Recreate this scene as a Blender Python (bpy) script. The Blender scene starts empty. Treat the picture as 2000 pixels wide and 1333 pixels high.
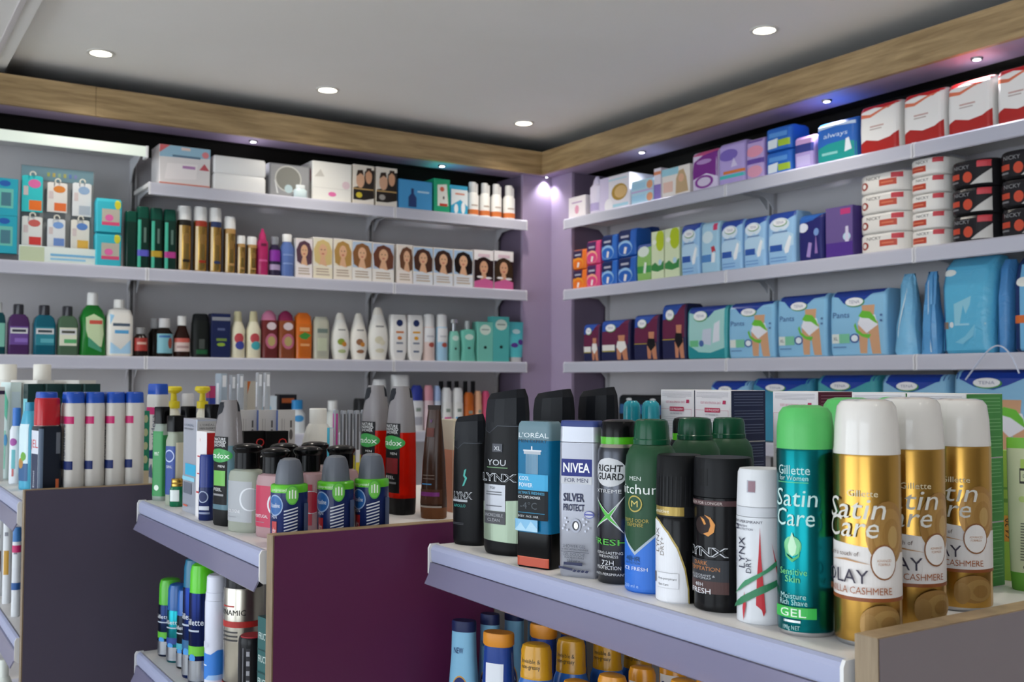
import bpy, bmesh, math, random
from math import sin, cos, pi, tan, atan2, sqrt
from mathutils import Vector, Matrix
random.seed(4)
SC = bpy.context.scene
COL = SC.collection
# ---------------------------------------------------------------- camera, world, exposure
EYE = 1.56
F, YAW, PITCH, ROLL = 2039.5, .5708, .0375, .0036
Rv = Vector((cos(YAW), -sin(YAW), 0)); F0 = Vector((sin(YAW), cos(YAW), 0)); Uv = Vector((0, 0, 1))
FW = F0*cos(PITCH) + Uv*sin(PITCH); U1 = Uv*cos(PITCH) - F0*sin(PITCH)
R2 = Rv*cos(ROLL) + U1*sin(ROLL); U2 = U1*cos(ROLL) - Rv*sin(ROLL)
cd = bpy.data.cameras.new('camera'); cam = bpy.data.objects.new('camera', cd); COL.objects.link(cam)
cd.sensor_width = 36; cd.lens = F*36/2000; cd.clip_start = .02; cd.clip_end = 60
cd.dof.use_dof = True; cd.dof.focus_distance = 1.16; cd.dof.aperture_fstop = 12.5
m = Matrix((R2, U2, -FW)).transposed().to_4x4(); m.translation = (0, 0, EYE); cam.matrix_world = m
SC.camera = cam
SC.view_settings.view_transform = 'Standard'; SC.view_settings.look = 'None'
SC.view_settings.exposure = 0.06; SC.view_settings.gamma = 1; SC.view_settings.use_curve_mapping = False
SC.cycles.max_bounces = 8; SC.cycles.transparent_max_bounces = 12; SC.cycles.caustics_reflective = False; SC.cycles.caustics_refractive = False
SC.cycles.sample_clamp_indirect = 4.0
W = bpy.data.worlds.new('daylight'); SC.world = W; W.use_nodes = True
bg = W.node_tree.nodes['Background']; bg.inputs[0].default_value = (.84, .92, 1.0, 1); bg.inputs[1].default_value = 4.2
LAMP_W, PUCK_W = 12.0, 1.5

# ---------------------------------------------------------------- pixel -> real position on a known plane
def ray(px, py): return R2*((px-1000)/F) - U2*((py-666.5)/F) + FW
def hitx(px, py, X): d = ray(px, py); return d*(X/d.x)
def hity(px, py, Y): d = ray(px, py); return d*(Y/d.y)
def hitz(px, py, Z): d = ray(px, py); return d*(Z/d.z)      # Z relative to the eye

# ---------------------------------------------------------------- materials
MATS = {}
def lin(c): c /= 255; return c/12.92 if c <= .04045 else ((c+.055)/1.055)**2.4
def rgb(h): return (lin(int(h[0:2], 16)), lin(int(h[2:4], 16)), lin(int(h[4:6], 16)), 1)
def M(spec):
    if not isinstance(spec, str): return spec
    if spec in MATS: return MATS[spec]
    h, _, fl = spec.partition(':')
    mt = bpy.data.materials.new('mat_'+spec.replace(':', '_')); mt.use_nodes = True
    b = mt.node_tree.nodes['Principled BSDF']; I = b.inputs
    I['Base Color'].default_value = rgb(h); I['Roughness'].default_value = .42
    lum = sum(rgb(h)[:3])/3; I['Specular IOR Level'].default_value = .16 if lum < .02 else .24 if lum < .1 else .38
    mt.diffuse_color = rgb(h)
    for f in fl:
        if f == 'm': I['Metallic'].default_value = .95; I['Roughness'].default_value = .26
        if f == 'g': I['Roughness'].default_value = .16; I['Coat Weight'].default_value = .2
        if f == 'x': I['Roughness'].default_value = .75
        if f == 's': I['Roughness'].default_value = .3; I['Metallic'].default_value = .35
        if f == 'f': I['Roughness'].default_value = .22
        if f == 't': I['Transmission Weight'].default_value = .92; I['Roughness'].default_value = .06; I['IOR'].default_value = 1.15
        if f == 'l': I['Transmission Weight'].default_value = .45; I['Roughness'].default_value = .1; I['IOR'].default_value = 1.2
        if f == 'e': I['Emission Color'].default_value = rgb(h); I['Emission Strength'].default_value = 1.0
        if f == 'E': I['Emission Color'].default_value = rgb(h); I['Emission Strength'].default_value = 9.0
        if f == 'w':   # crinkled film
            I['Roughness'].default_value = .24
            nt = mt.node_tree; n = nt.nodes.new('ShaderNodeTexNoise'); n.inputs['Scale'].default_value = 26; n.inputs['Distortion'].default_value = 1.5
            tc = nt.nodes.new('ShaderNodeTexCoord'); bp = nt.nodes.new('ShaderNodeBump'); bp.inputs['Strength'].default_value = .5; bp.inputs['Distance'].default_value = .006
            nt.links.new(tc.outputs['Object'], n.inputs['Vector']); nt.links.new(n.outputs['Fac'], bp.inputs['Height']); nt.links.new(bp.outputs['Normal'], I['Normal'])
    MATS[spec] = mt
    return mt
def wood_mat(name, c1, c2, scale, axis_scale, rough=.5):
    mt = bpy.data.materials.new(name); mt.use_nodes = True; nt = mt.node_tree; b = nt.nodes['Principled BSDF']
    tc = nt.nodes.new('ShaderNodeTexCoord'); mp = nt.nodes.new('ShaderNodeMapping'); mp.inputs['Scale'].default_value = axis_scale
    n = nt.nodes.new('ShaderNodeTexNoise'); n.inputs['Scale'].default_value = scale; n.inputs['Detail'].default_value = 8; n.inputs['Roughness'].default_value = .6; n.inputs['Distortion'].default_value = .4
    r = nt.nodes.new('ShaderNodeValToRGB'); r.color_ramp.elements[0].position = .36; r.color_ramp.elements[1].position = .64
    r.color_ramp.elements[0].color = rgb(c1); r.color_ramp.elements[1].color = rgb(c2)
    L = nt.links.new; L(tc.outputs['Object'], mp.inputs['Vector']); L(mp.outputs['Vector'], n.inputs['Vector']); L(n.outputs['Fac'], r.inputs['Fac']); L(r.outputs['Color'], b.inputs['Base Color'])
    b.inputs['Roughness'].default_value = rough
    return mt
def noise_mat(name, c1, c2, scale, rough=.6):
    return wood_mat(name, c1, c2, scale, (1, 1, 1), rough)
OAK = wood_mat('oak_veneer', '8d7450', 'b59a70', 3.2, (1.2, 1.2, 14))
PLY = wood_mat('birch_ply', '8a7354', 'a88f6c', 9, (3, 3, 3))
PLYV = wood_mat('birch_ply_edge', '77664f', '94826a', 14, (40, 8, .6))
CEIL = noise_mat('ceiling_paint', 'eceae6', 'efedea', 1.5, .9)
SHELFM = noise_mat('shelf_steel', 'e9e6e4', 'efecea', 3, .45)
BACKM = noise_mat('back_board', 'c0bec1', 'c6c4c7', 2, .6)
LAMA = noise_mat('laminate_taupe', '7a7074', '7f7579', 2, .5)
LAMB = noise_mat('laminate_plum', '561c44', '5b1f48', 2, .42)
LAMC = noise_mat('laminate_aubergine', '423b4c', '463f50', 2, .5)
LILAC = noise_mat('lilac_laminate', 'a898b4', 'ad9db9', 2, .5)
FLOORM = noise_mat('floor_vinyl', 'cbc5bc', 'd2ccc3', 5, .4)
DARK = M('1c1a18:x')
LIP = M('a6abc8'); WLIP = M('bfc0ce'); FLAP = bpy.data.materials.new('clear_flap'); FLAP.use_nodes = True
_b = FLAP.node_tree.nodes['Principled BSDF'].inputs
_b['Base Color'].default_value = rgb('9894b2'); _b['Roughness'].default_value = .12; _b['Transmission Weight'].default_value = .35; _b['IOR'].default_value = 1.3; _b['Alpha'].default_value = .85

# ---------------------------------------------------------------- mesh helpers
def link(o, parent=None):
    COL.objects.link(o)
    if parent is not None: o.parent = parent
    return o
def mesh_obj(name, bm, mats, parent=None, smooth=None):
    me = bpy.data.meshes.new(name); bm.to_mesh(me); bm.free()
    for mt in (mats if isinstance(mats, (list, tuple)) else [mats]): me.materials.append(M(mt))
    if smooth is not None:
        me.polygons.foreach_set('use_smooth', [True]*len(me.polygons)); me.set_sharp_from_angle(angle=math.radians(smooth))
    return link(bpy.data.objects.new(name, me), parent)
def add_box(bm, x0, y0, z0, x1, y1, z1, mi=0):
    vs = [bm.verts.new((x, y, z)) for z in (z0, z1) for x, y in ((x0, y0), (x1, y0), (x1, y1), (x0, y1))]
    for f in ((3, 2, 1, 0), (4, 5, 6, 7), (0, 1, 5, 4), (1, 2, 6, 5), (2, 3, 7, 6), (3, 0, 4, 7)):
        bm.faces.new([vs[i] for i in f]).material_index = mi
def box(name, x0, y0, z0, x1, y1, z1, mat, parent=None, bev=0):
    bm = bmesh.new(); add_box(bm, min(x0, x1), min(y0, y1), min(z0, z1), max(x0, x1), max(y0, y1), max(z0, z1))
    if bev: bmesh.ops.bevel(bm, geom=bm.edges[:], offset=bev, segments=2, affect='EDGES', profile=.6)
    return mesh_obj(name, bm, mat, parent, 40 if bev else None)
def prism(name, prof, axis, a0, a1, mat, parent=None, smooth=30):
    """closed 2D profile [(p,z)] swept along x ('x': p is y) or y ('y': p is x)"""
    bm = bmesh.new(); rings = []
    for a in (a0, a1):
        rings.append([bm.verts.new((a, p, z) if axis == 'x' else (p, a, z)) for p, z in prof])
    n = len(prof)
    for i in range(n): bm.faces.new((rings[0][i], rings[0][(i+1) % n], rings[1][(i+1) % n], rings[1][i]))
    bm.faces.new(rings[0][::-1]); bm.faces.new(rings[1]); bmesh.ops.recalc_face_normals(bm, faces=bm.faces[:])
    return mesh_obj(name, bm, mat, parent, smooth)
def struct(o): o['kind'] = 'structure'; return o
def thing(name, label, cat, loc=(0, 0, 0), rotz=0, group=None):
    o = bpy.data.objects.new(name, None); o.empty_display_size = .03; COL.objects.link(o)
    o.location = loc; o.rotation_euler = (0, 0, rotz); o['label'] = label; o['category'] = cat
    if group: o['group'] = group
    return o

# contours: rounded rectangle with corner radius c (mode 'r') or elliptical corners (mode 'e'); starts at the front middle, runs towards +x
def contour(rx, ry, c, mode, seg):
    if mode == 'r': ax = ay = c*min(rx, ry)
    else: ax, ay = c*rx, c*ry
    pts = [(0, -ry)]
    for k, (sx, sy) in enumerate(((1, -1), (1, 1), (-1, 1), (-1, -1))):
        a0 = (-pi/2, 0, pi/2, pi)[k]
        for i in range(seg+1):
            a = a0 + (pi/2)*i/seg
            pts.append((sx*(rx-ax) + ax*cos(a), sy*(ry-ay) + ay*sin(a)))
    return pts
class Loft:
    def __init__(s, W, D, c, mode, prof, H): s.W, s.D, s.c, s.mode, s.H = W, D, c, mode, H; s.prof = [(z*H, a, b) for z, a, b in prof]; s.cache = {}
    def at(s, z):
        P = s.prof
        if z <= P[0][0]: return P[0][1], P[0][2]
        for (z0, a0, b0), (z1, a1, b1) in zip(P, P[1:]):
            if z <= z1:
                t = (z-z0)/(z1-z0) if z1 > z0 else 1
                return a0+(a1-a0)*t, b0+(b1-b0)*t
        return P[-1][1], P[-1][2]
    def build(s, name, mat, parent, seg, top=True, smooth=35, wob=0, tilt=0):
        bm = bmesh.new(); rings = []
        for z, a, b in s.prof:
            pts = contour(max(s.W/2*a, 1e-4), max(s.D/2*b, 1e-4), s.c, s.mode, seg)[1:]
            r = []
            for x, y in pts:
                if wob: x += random.uniform(-wob, wob); y += random.uniform(-wob, wob)
                zz = z + tilt*x*(1 if (z, a, b) == s.prof[-1] else .45 if (z, a, b) == s.prof[-2] else 0)
                r.append(bm.verts.new((x, y, zz)))
            rings.append(r)
        n = len(rings[0])
        for r0, r1 in zip(rings, rings[1:]):
            for i in range(n): bm.faces.new((r0[i], r0[(i+1) % n], r1[(i+1) % n], r1[i]))
        bm.faces.new(rings[0][::-1])
        if top: bm.faces.new(rings[-1])
        return mesh_obj(name, bm, mat, parent, smooth)
    def surf(s, u, z, off, s0=0.0):
        """u metres along the contour from the front middle (+x), z height"""
        if s.c <= .12:      # flat faced carton
            a, b = s.at(z); q = int(round(s0*4)) % 4; h = (s.W*a, s.D*b, s.W*a, s.D*b)[q]/2; t = max(-h+.0004, min(h-.0004, u)); o = (s.D*b, s.W*a, s.D*b, s.W*a)[q]/2 + off
            return Vector(((t, -o), (o, t), (-t, o), (-o, -t))[q] + (max(.0005, min(s.H-.0005, z)),))
        key = round(z, 4)
        if key not in s.cache:
            a, b = s.at(z); pts = contour(max(s.W/2*a, 1e-4), max(s.D/2*b, 1e-4), s.c, s.mode, 10); pts.append(pts[0])
            L = [0]
            for p, q in zip(pts, pts[1:]): L.append(L[-1] + sqrt((p[0]-q[0])**2 + (p[1]-q[1])**2))
            s.cache[key] = (pts, L)
        pts, L = s.cache[key]; T = L[-1]; t = (u + s0*T) % T
        lo, hi = 0, len(L)-1
        while hi-lo > 1:
            mid = (lo+hi)//2
            if L[mid] <= t: lo = mid
            else: hi = mid
        while hi < len(L)-1 and L[hi]-L[lo] < 1e-9: hi += 1
        p, q = pts[lo], pts[hi]; f = (t-L[lo])/max(L[hi]-L[lo], 1e-9)
        x, y = p[0]+(q[0]-p[0])*f, p[1]+(q[1]-p[1])*f
        dx, dy = q[0]-p[0], q[1]-p[1]; l = sqrt(dx*dx+dy*dy) or 1
        return Vector((x + dy/l*off, y - dx/l*off, z))

TEXTS = {}
def text_geo(txt, off=0.0):
    """unit text: verts with cap height 1, centred, plus faces and width"""
    if (txt, off) not in TEXTS:
        cu = bpy.data.curves.new('lettering', 'FONT'); cu.body = txt; cu.resolution_u = 2; cu.size = 1; cu.offset = off
        o = bpy.data.objects.new('lettering', cu); COL.objects.link(o)
        me = bpy.data.meshes.new_from_object(o)
        vs = [(v.co.x, v.co.y) for v in me.vertices]; fs = [tuple(p.vertices) for p in me.polygons]
        bpy.data.objects.remove(o); bpy.data.curves.remove(cu); bpy.data.meshes.remove(me)
        if not vs: vs = [(0, 0), (1, 0), (1, 1)]; fs = []
        x0 = min(v[0] for v in vs); x1 = max(v[0] for v in vs); cap = .69
        TEXTS[txt, off] = ([((x-(x0+x1)/2)/cap, y/cap-.5) for x, y in vs], fs, (x1-x0)/cap)
    return TEXTS[txt, off]

def art(name, loft, shapes, parent, side='front', fw=None, body=None):
    """flat printed shapes wrapped on a loft. u in 0..1 across the face, v 0..1 up the whole height"""
    H = loft.H; s0 = {'front': 0, 'right': .25, 'back': .5, 'left': .75}[side]
    FWd = fw or (loft.W if side in ('front', 'back') else loft.D)
    bm = bmesh.new(); mats = []; curved = loft.c > .12; rects = []
    for k, sh in enumerate(shapes):
        kind, col = sh[0], sh[5] if sh[0] in ('r', 'e') else (sh[2] if sh[0] == 'p' else sh[5])
        if col not in mats: mats.append(col)
        mi = mats.index(col); off = .0003 + .00013*k
        loops = []
        if kind == 'r': _, u0, v0, u1, v1, _c = sh[:6]; P = [[(u0, v0), (u1, v0), (u1, v1), (u0, v1)]]; loops = [[((u-.5)*FWd, v*H) for u, v in p] for p in P]
        elif kind == 'e':
            _, cu, cv, ru, rv, _c = sh[:6]
            loops = [[((cu-.5+ru*cos(a*pi/12))*FWd, (cv+rv*sin(a*pi/12))*H) for a in range(24)]]
        elif kind == 'p': loops = [[((u-.5)*FWd, v*H) for u, v in sh[1]]]
        b2 = bmesh.new()
        if kind == 't':
            _, txt, cu, cv, hf, _c = sh[:6]; op = sh[6] if len(sh) > 6 else {}
            vs, fs, tw = text_geo(txt, op.get('b', 0.0)); hh = hf*H; sx = hh
            if 'w' in op: sx = op['w']*FWd/tw
            sk = op.get('sk', 0); ro = math.radians(op.get('rot', 0)); vv = []
            for x, y in vs:
                X, Y = x*sx + y*hh*sk, y*hh
                if ro: X, Y = X*cos(ro)-Y*sin(ro), X*sin(ro)+Y*cos(ro)
                vv.append(b2.verts.new((X+(cu-.5)*FWd, Y+cv*H, 0)))
            for f in fs:
                try: b2.faces.new([vv[i] for i in f])
                except ValueError: pass
        else:
            for lp in loops:
                f = b2.faces.new([b2.verts.new((x, y, 0)) for x, y in lp])
            b2.normal_update()
            if kind == 'p' and len(loops[0]) > 4: bmesh.ops.triangulate(b2, faces=b2.faces[:])
        if not b2.verts: b2.free(); continue
        x0 = min(v.co.x for v in b2.verts); x1 = max(v.co.x for v in b2.verts)
        y0 = min(v.co.y for v in b2.verts); y1 = max(v.co.y for v in b2.verts)
        rects.append((x0, y0, x1, y1))
        if curved:
            st = max(loft.W/18, .0022); c = math.ceil(x0/st)*st
            while c < x1:
                if c-x0 > 1e-5: bmesh.ops.bisect_plane(b2, geom=b2.verts[:]+b2.edges[:]+b2.faces[:], plane_co=(c, 0, 0), plane_no=(1, 0, 0))
                c += st
        for z, _a, _b2 in loft.prof:
            if y0+1e-5 < z < y1-1e-5: bmesh.ops.bisect_plane(b2, geom=b2.verts[:]+b2.edges[:]+b2.faces[:], plane_co=(0, z, 0), plane_no=(0, 1, 0))
        mp = {}
        for v in b2.verts: mp[v] = bm.verts.new(loft.surf(v.co.x, v.co.y, off, s0))
        for f in b2.faces:
            try: nf = bm.faces.new([mp[v] for v in f.verts]); nf.material_index = mi
            except ValueError: pass
        b2.free()
    # marks that lie far apart are pattern of the part itself: print them into its mesh
    grp = list(range(len(rects)))
    for i, a in enumerate(rects):
        for j in range(i):
            b = rects[j]; g = max(0, a[0]-b[2], b[0]-a[2]), max(0, a[1]-b[3], b[1]-a[3])
            if sqrt(g[0]**2+g[1]**2) <= max(.016, .25*max(a[2]-a[0], a[3]-a[1], b[2]-b[0], b[3]-b[1])):
                old, new = grp[i], grp[j]; grp = [new if q == old else q for q in grp]
    if body and len(set(grp)) > 1:
        me = body[0].data; n0 = len(me.materials); am = bpy.data.meshes.new('print'); 
        for f in bm.faces: f.material_index += n0
        bm.to_mesh(am); bm.free(); b3 = bmesh.new(); b3.from_mesh(me); b3.from_mesh(am); b3.to_mesh(me); b3.free(); bpy.data.meshes.remove(am)
        for mt in mats: me.materials.append(M(mt))
        return body[0]
    return mesh_obj(name, bm, mats, parent)

# ---------------------------------------------------------------- product = thing > body, cap, label_print
def product(name, label, cat, group, P, parts, arts=(), seg=5):
    """P = (loc, rotz, W, D, H). parts: (part name, colour, c, mode, profile). arts: (part index, side, shapes)"""
    loc, rz, Wd, D, H = P
    t = thing(name, label, cat, loc, rz, group); lofts = []
    for p in parts:
        nm, col, c, mode, prof = p[:5]; kw = p[5] if len(p) > 5 else {}
        lf = Loft(Wd, D, c, mode, prof, H); lofts.append(lf); lf.build(nm, col, t, kw.get('seg', seg) if c > .1 else 1, smooth=kw.get('sm', 35), wob=kw.get('wob', 0), tilt=kw.get('tilt', 0))
    objs = {}
    for ch in t.children: objs[ch.name.split('.')[0]] = ch
    for i, side, shapes in arts:
        if shapes: art('label_print', lofts[i], shapes, t, side, body=[o for k, o in objs.items() if k == parts[i][0]])
    return t
# positions -----------------------------------------------------------------
def depth(p): return p.dot(FW)
def on_left(xl, xr, yt, zs, d=.08, off=.025, Yp=None):
    Y = (Yp or YF) + off; a = hity(xl, yt, Y); b = hity(xr, yt, Y)
    H = (a.z+b.z)/2 - zs; return (Vector(((a.x+b.x)/2, Y+d/2, EYE+zs)), 0, (b.x-a.x)*.985, d, H)
def on_right(xl, xr, yt, zs, d=.08, off=.025):
    X = XR + off; a = hitx(xl, yt, X); b = hitx(xr, yt, X); mid = hitx((xl+xr)/2, yt, X)
    return (Vector((X+d/2, (a.y+b.y)/2, EYE+zs)), -pi/2, (a.y-b.y)*.97, d, mid.z-zs)
def on_top(xl, xr, yt, zs, yb=None, dep=None, asp=1.0, delta=18, Wm=None, xw=None, yw=None, el=0):
    xc = (xl+xr)/2; h = YAW + math.atan((xc-1000)/F); hd = Vector((sin(h), cos(h), 0)); dl = math.radians(delta)
    k = el*sqrt(cos(dl)**2+(asp*sin(dl))**2) + (1-el)*(cos(dl)+asp*abs(sin(dl))) if asp != 1 else 1.0
    if yb is not None:
        p = hitz(xc, yb, zs)
        for _ in range(4):
            dd = depth(p); Wd = (xr-xl)*dd/F/k
            ry = Wd/2*(abs(cos(dl))*asp+abs(sin(dl))*.25) if asp != 1 else Wd/2
            q = hitz(xc, yb, zs); c = Vector((q.x, q.y, 0)) + hd*ry; p = Vector((c.x, c.y, zs))
    else:
        if xw or yw:
            dist = xw/sin(h) if xw else yw/cos(h); dep = dist*math.cos(h-YAW)
        r = ray(xc, 745); r = r/ r.dot(FW); c = r*dep; p = Vector((c.x, c.y, zs)); Wd = (xr-xl)*dep/F/k
    if Wm: Wd = Wm
    dd = depth(Vector((p.x, p.y, 0)))
    rt = ray(xc, yt); hor = Vector((p.x, p.y, 0)).length/Vector((rt.x, rt.y, 0)).length
    H = rt.z*hor - zs
    return (Vector((p.x, p.y, EYE+zs)), -h-dl, Wd, Wd*asp, H)
# fitted planes of the room (metres, eye at 0,0)
YF, XR = 3.9231, 2.7173
Z1, Z2, Z3, Z4 = .7227, .4048, .0809, -.215
YB, XB = 4.19, 2.98
PT, PB, YP, XP = 1.0436, .9386, 3.915, 2.672
CZ = 1.105
XA, XBg, XC = .6426, .4419, .2644
ZG, ZP, ZL = -.21, -.1879, -.468
# ================================================================ THE ROOM
struct(box('floor', -3, -4, -.05, XB+.1, YB+.12, 0, FLOORM))
struct(box('wall_back', -3, -4.1, 0, XB+.1, -4, EYE+CZ+.05, M('a8a29f:x')))     # added unseen behind the camera so daylight enters only from the shopfront side
struct(box('ceiling', .455, -4, EYE+CZ, XB+.02, YB+.02, EYE+CZ+.05, CEIL))
struct(box('trim_1', -3, -4, EYE+CZ-.035, .455, YB+.02, EYE+CZ+.05, M('e4e2df:x')))          # lower ceiling bulkhead on the left
struct(box('trim_2', .40, -1.2, EYE+CZ-.041, .4155, YP-.1, EYE+CZ-.035, M('c8c2c2:x')))
struct(box('wall_left', -3, YB+.02, 0, XB+.1, YB+.12, EYE+CZ+.05, M('cfcdd0:x')))
struct(box('wall_right', XB+.02, -4, 0, XB+.12, YB+.02, EYE+CZ+.05, M('cfcdd0:x')))
# shopfront wall added on the far left, unseen; its windows and piers shape the daylight
bm = bmesh.new(); xw0, xw1, top = -3.1, -3, EYE+CZ+.05
for ya, yb, za, zb in ((-4.1, YB+.12, 0, .55), (-4.1, YB+.12, 2.45, top), (-4.1, -3.6, .55, 2.45), (-.35, .15, .55, 2.45), (3.75, YB+.12, .55, 2.45)): add_box(bm, xw0, ya, za, xw1, yb, zb)
struct(mesh_obj('wall_added_shopfront', bm, M('b9b4b0:x')))
# header boxes over the shelving: oak fascia, lilac soffit, dark top
def fascia(nm, x0, y0, x1, y1): return struct(box(nm, x0, y0, EYE+PB, x1, y1, EYE+PT, OAK))
fascia('trim_3', -3, YP, hity(187, 200, YP).x, YP+.018)
fascia('trim_4', hity(187, 200, YP).x+.0015, YP, XP+.018, YP+.018)
fascia('trim_5', XP, -1.2, XP+.018, YP-.0005, )
struct(box('trim_6', -3, YP+.018, EYE+PB+.004, XP+.018, YP+.16, EYE+PB+.02, LILAC))
struct(box('trim_7', XP+.018, -1.2, EYE+PB+.004, XP+.18, YP+.16, EYE+PB+.02, LILAC))
# unlit void above the header boxes: its shade is put in as dark colour
struct(box('trim_8', -3, YB+.001, EYE+.868, XB+.018, YB+.019, EYE+CZ-.001, DARK))
struct(box('trim_9', XB+.001, -1.2, EYE+.868, XB+.019, YB, EYE+CZ-.001, DARK))
struct(box('trim_10', -3, YP+.02, EYE+PB+.021, XP+.02, YB, EYE+PB+.026, DARK))
struct(box('trim_11', XP+.02, -1.2, EYE+PB+.021, XB, YB, EYE+PB+.026, DARK))
# lilac corner post between the two runs of shelving
ye = 3.7999; ax2 = .9328+1.665
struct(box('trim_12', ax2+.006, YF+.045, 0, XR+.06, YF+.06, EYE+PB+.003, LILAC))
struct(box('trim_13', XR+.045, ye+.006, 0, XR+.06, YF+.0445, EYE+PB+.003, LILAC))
struct(box('trim_14', ax2+.006, YF+.061, 0, ax2+.022, YB, EYE+PB+.003, M('75677e')))  # side panel: the post's lilac, darkened in the colour to imitate light falloff
struct(box('trim_15', XR+.061, ye+.006, 0, XB, ye+.022, EYE+PB+.003, M('75677e')))  # same darkened lilac, shade put into the colour

# ---------------------------------------------------------------- lamps
def downlight(x, y, label, vis=True):
    z = EYE+CZ
    t = thing('recessed_downlight', label, 'light', (x, y, z), 0, 'recessed ceiling downlights')
    bm = bmesh.new()
    for r0, r1, z0, z1 in ((.034, .044, -.004, -.001), ):
        A = [bm.verts.new((r0*cos(a*pi/16), r0*sin(a*pi/16), z0)) for a in range(32)]
        B = [bm.verts.new((r1*cos(a*pi/16), r1*sin(a*pi/16), z0)) for a in range(32)]
        C = [bm.verts.new((r1*1.03*cos(a*pi/16), r1*1.03*sin(a*pi/16), 0)) for a in range(32)]
        for i in range(32):
            j = (i+1) % 32; bm.faces.new((A[i], A[j], B[j], B[i])); bm.faces.new((B[i], B[j], C[j], C[i]))
    mesh_obj('bezel', bm, 'd8d6d0', t, 40)
    bm = bmesh.new(); bm.faces.new([bm.verts.new((.035*cos(a*pi/16), .035*sin(a*pi/16), -.003)) for a in range(32)][::-1])
    mesh_obj('lens', bm, 'fff6dc:E', t)
    ld = bpy.data.lights.new('downlight_beam', 'SPOT'); ld.energy = LAMP_W; ld.color = (1, .93, .82); ld.shadow_soft_size = .035
    ld.spot_size = math.radians(125); ld.spot_blend = .9
    lo = link(bpy.data.objects.new('downlight_beam', ld), t); lo.location = (0, 0, -.012)
    return t
def corner_of(px, py): p = hitz(px, py, CZ); return p.x, p.y
downlight(*corner_of(197, 103), 'round recessed ceiling downlight at the left, nearest the bulkhead')
downlight(*corner_of(640, 175), 'round recessed ceiling downlight, middle one of the row above the left shelves')
downlight(*corner_of(1023, 240), 'round recessed ceiling downlight close to the corner of the oak fascia')
downlight(*corner_of(1493, 58), 'round recessed ceiling downlight above the right shelves, nearest the top edge')
for x in (.70, 1.55, 2.41):
    for y in (2.29, .9, -.5):
        if x == 2.41 and y == 2.29: continue
        downlight(x, y, 'round recessed ceiling downlight over the shop floor out of view')
def puck(x, y, label, w=1.0, k=1.0):
    z = EYE+PB+.0035
    t = thing('soffit_spotlight', label, 'light', (x, y, z), 0, 'small spotlights under the oak header')
    bm = bmesh.new(); bmesh.ops.create_cone(bm, cap_ends=True, segments=24, radius1=.016*k, radius2=.018*k, depth=.005)
    for v in bm.verts: v.co.z -= .0028
    mesh_obj('housing', bm, 'c9c9cc:m', t, 40)
    bm = bmesh.new(); bm.faces.new([bm.verts.new((.011*k*cos(a*pi/12), .011*k*sin(a*pi/12), -.0058)) for a in range(24)][::-1])
    mesh_obj('lens', bm, 'f2f0ff:E', t)
    ld = bpy.data.lights.new('spotlight_beam', 'SPOT'); ld.energy = PUCK_W*w; ld.color = (.93, .92, 1); ld.shadow_soft_size = .012
    ld.spot_size = math.radians(110); ld.spot_blend = .8
    lo = link(bpy.data.objects.new('spotlight_beam', ld), t); lo.location = (0, 0, -.012)



puck(2.722, 3.948, 'small spotlight tucked under the header at the top of the lilac corner post', 1.7, .5)
puck(2.75, 3.30, 'small round spotlight in the soffit above the first right bay', 2.2)
puck(2.76, 2.35, 'small round spotlight in the soffit above the lilac sanitary packs', 4.0)
puck(2.76, 1.80, 'small round spotlight in the soffit above the red and white packs', 8.0)
puck(2.76, 1.35, 'small round spotlight in the soffit at the near end of the right wall', 6.0)
puck(1.35, 4.0, 'small round spotlight in the soffit above the stacked white boxes', 1.5)
puck(2.2, 4.0, 'small round spotlight in the soffit above the blue box on the left wall', 1.5)

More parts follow.
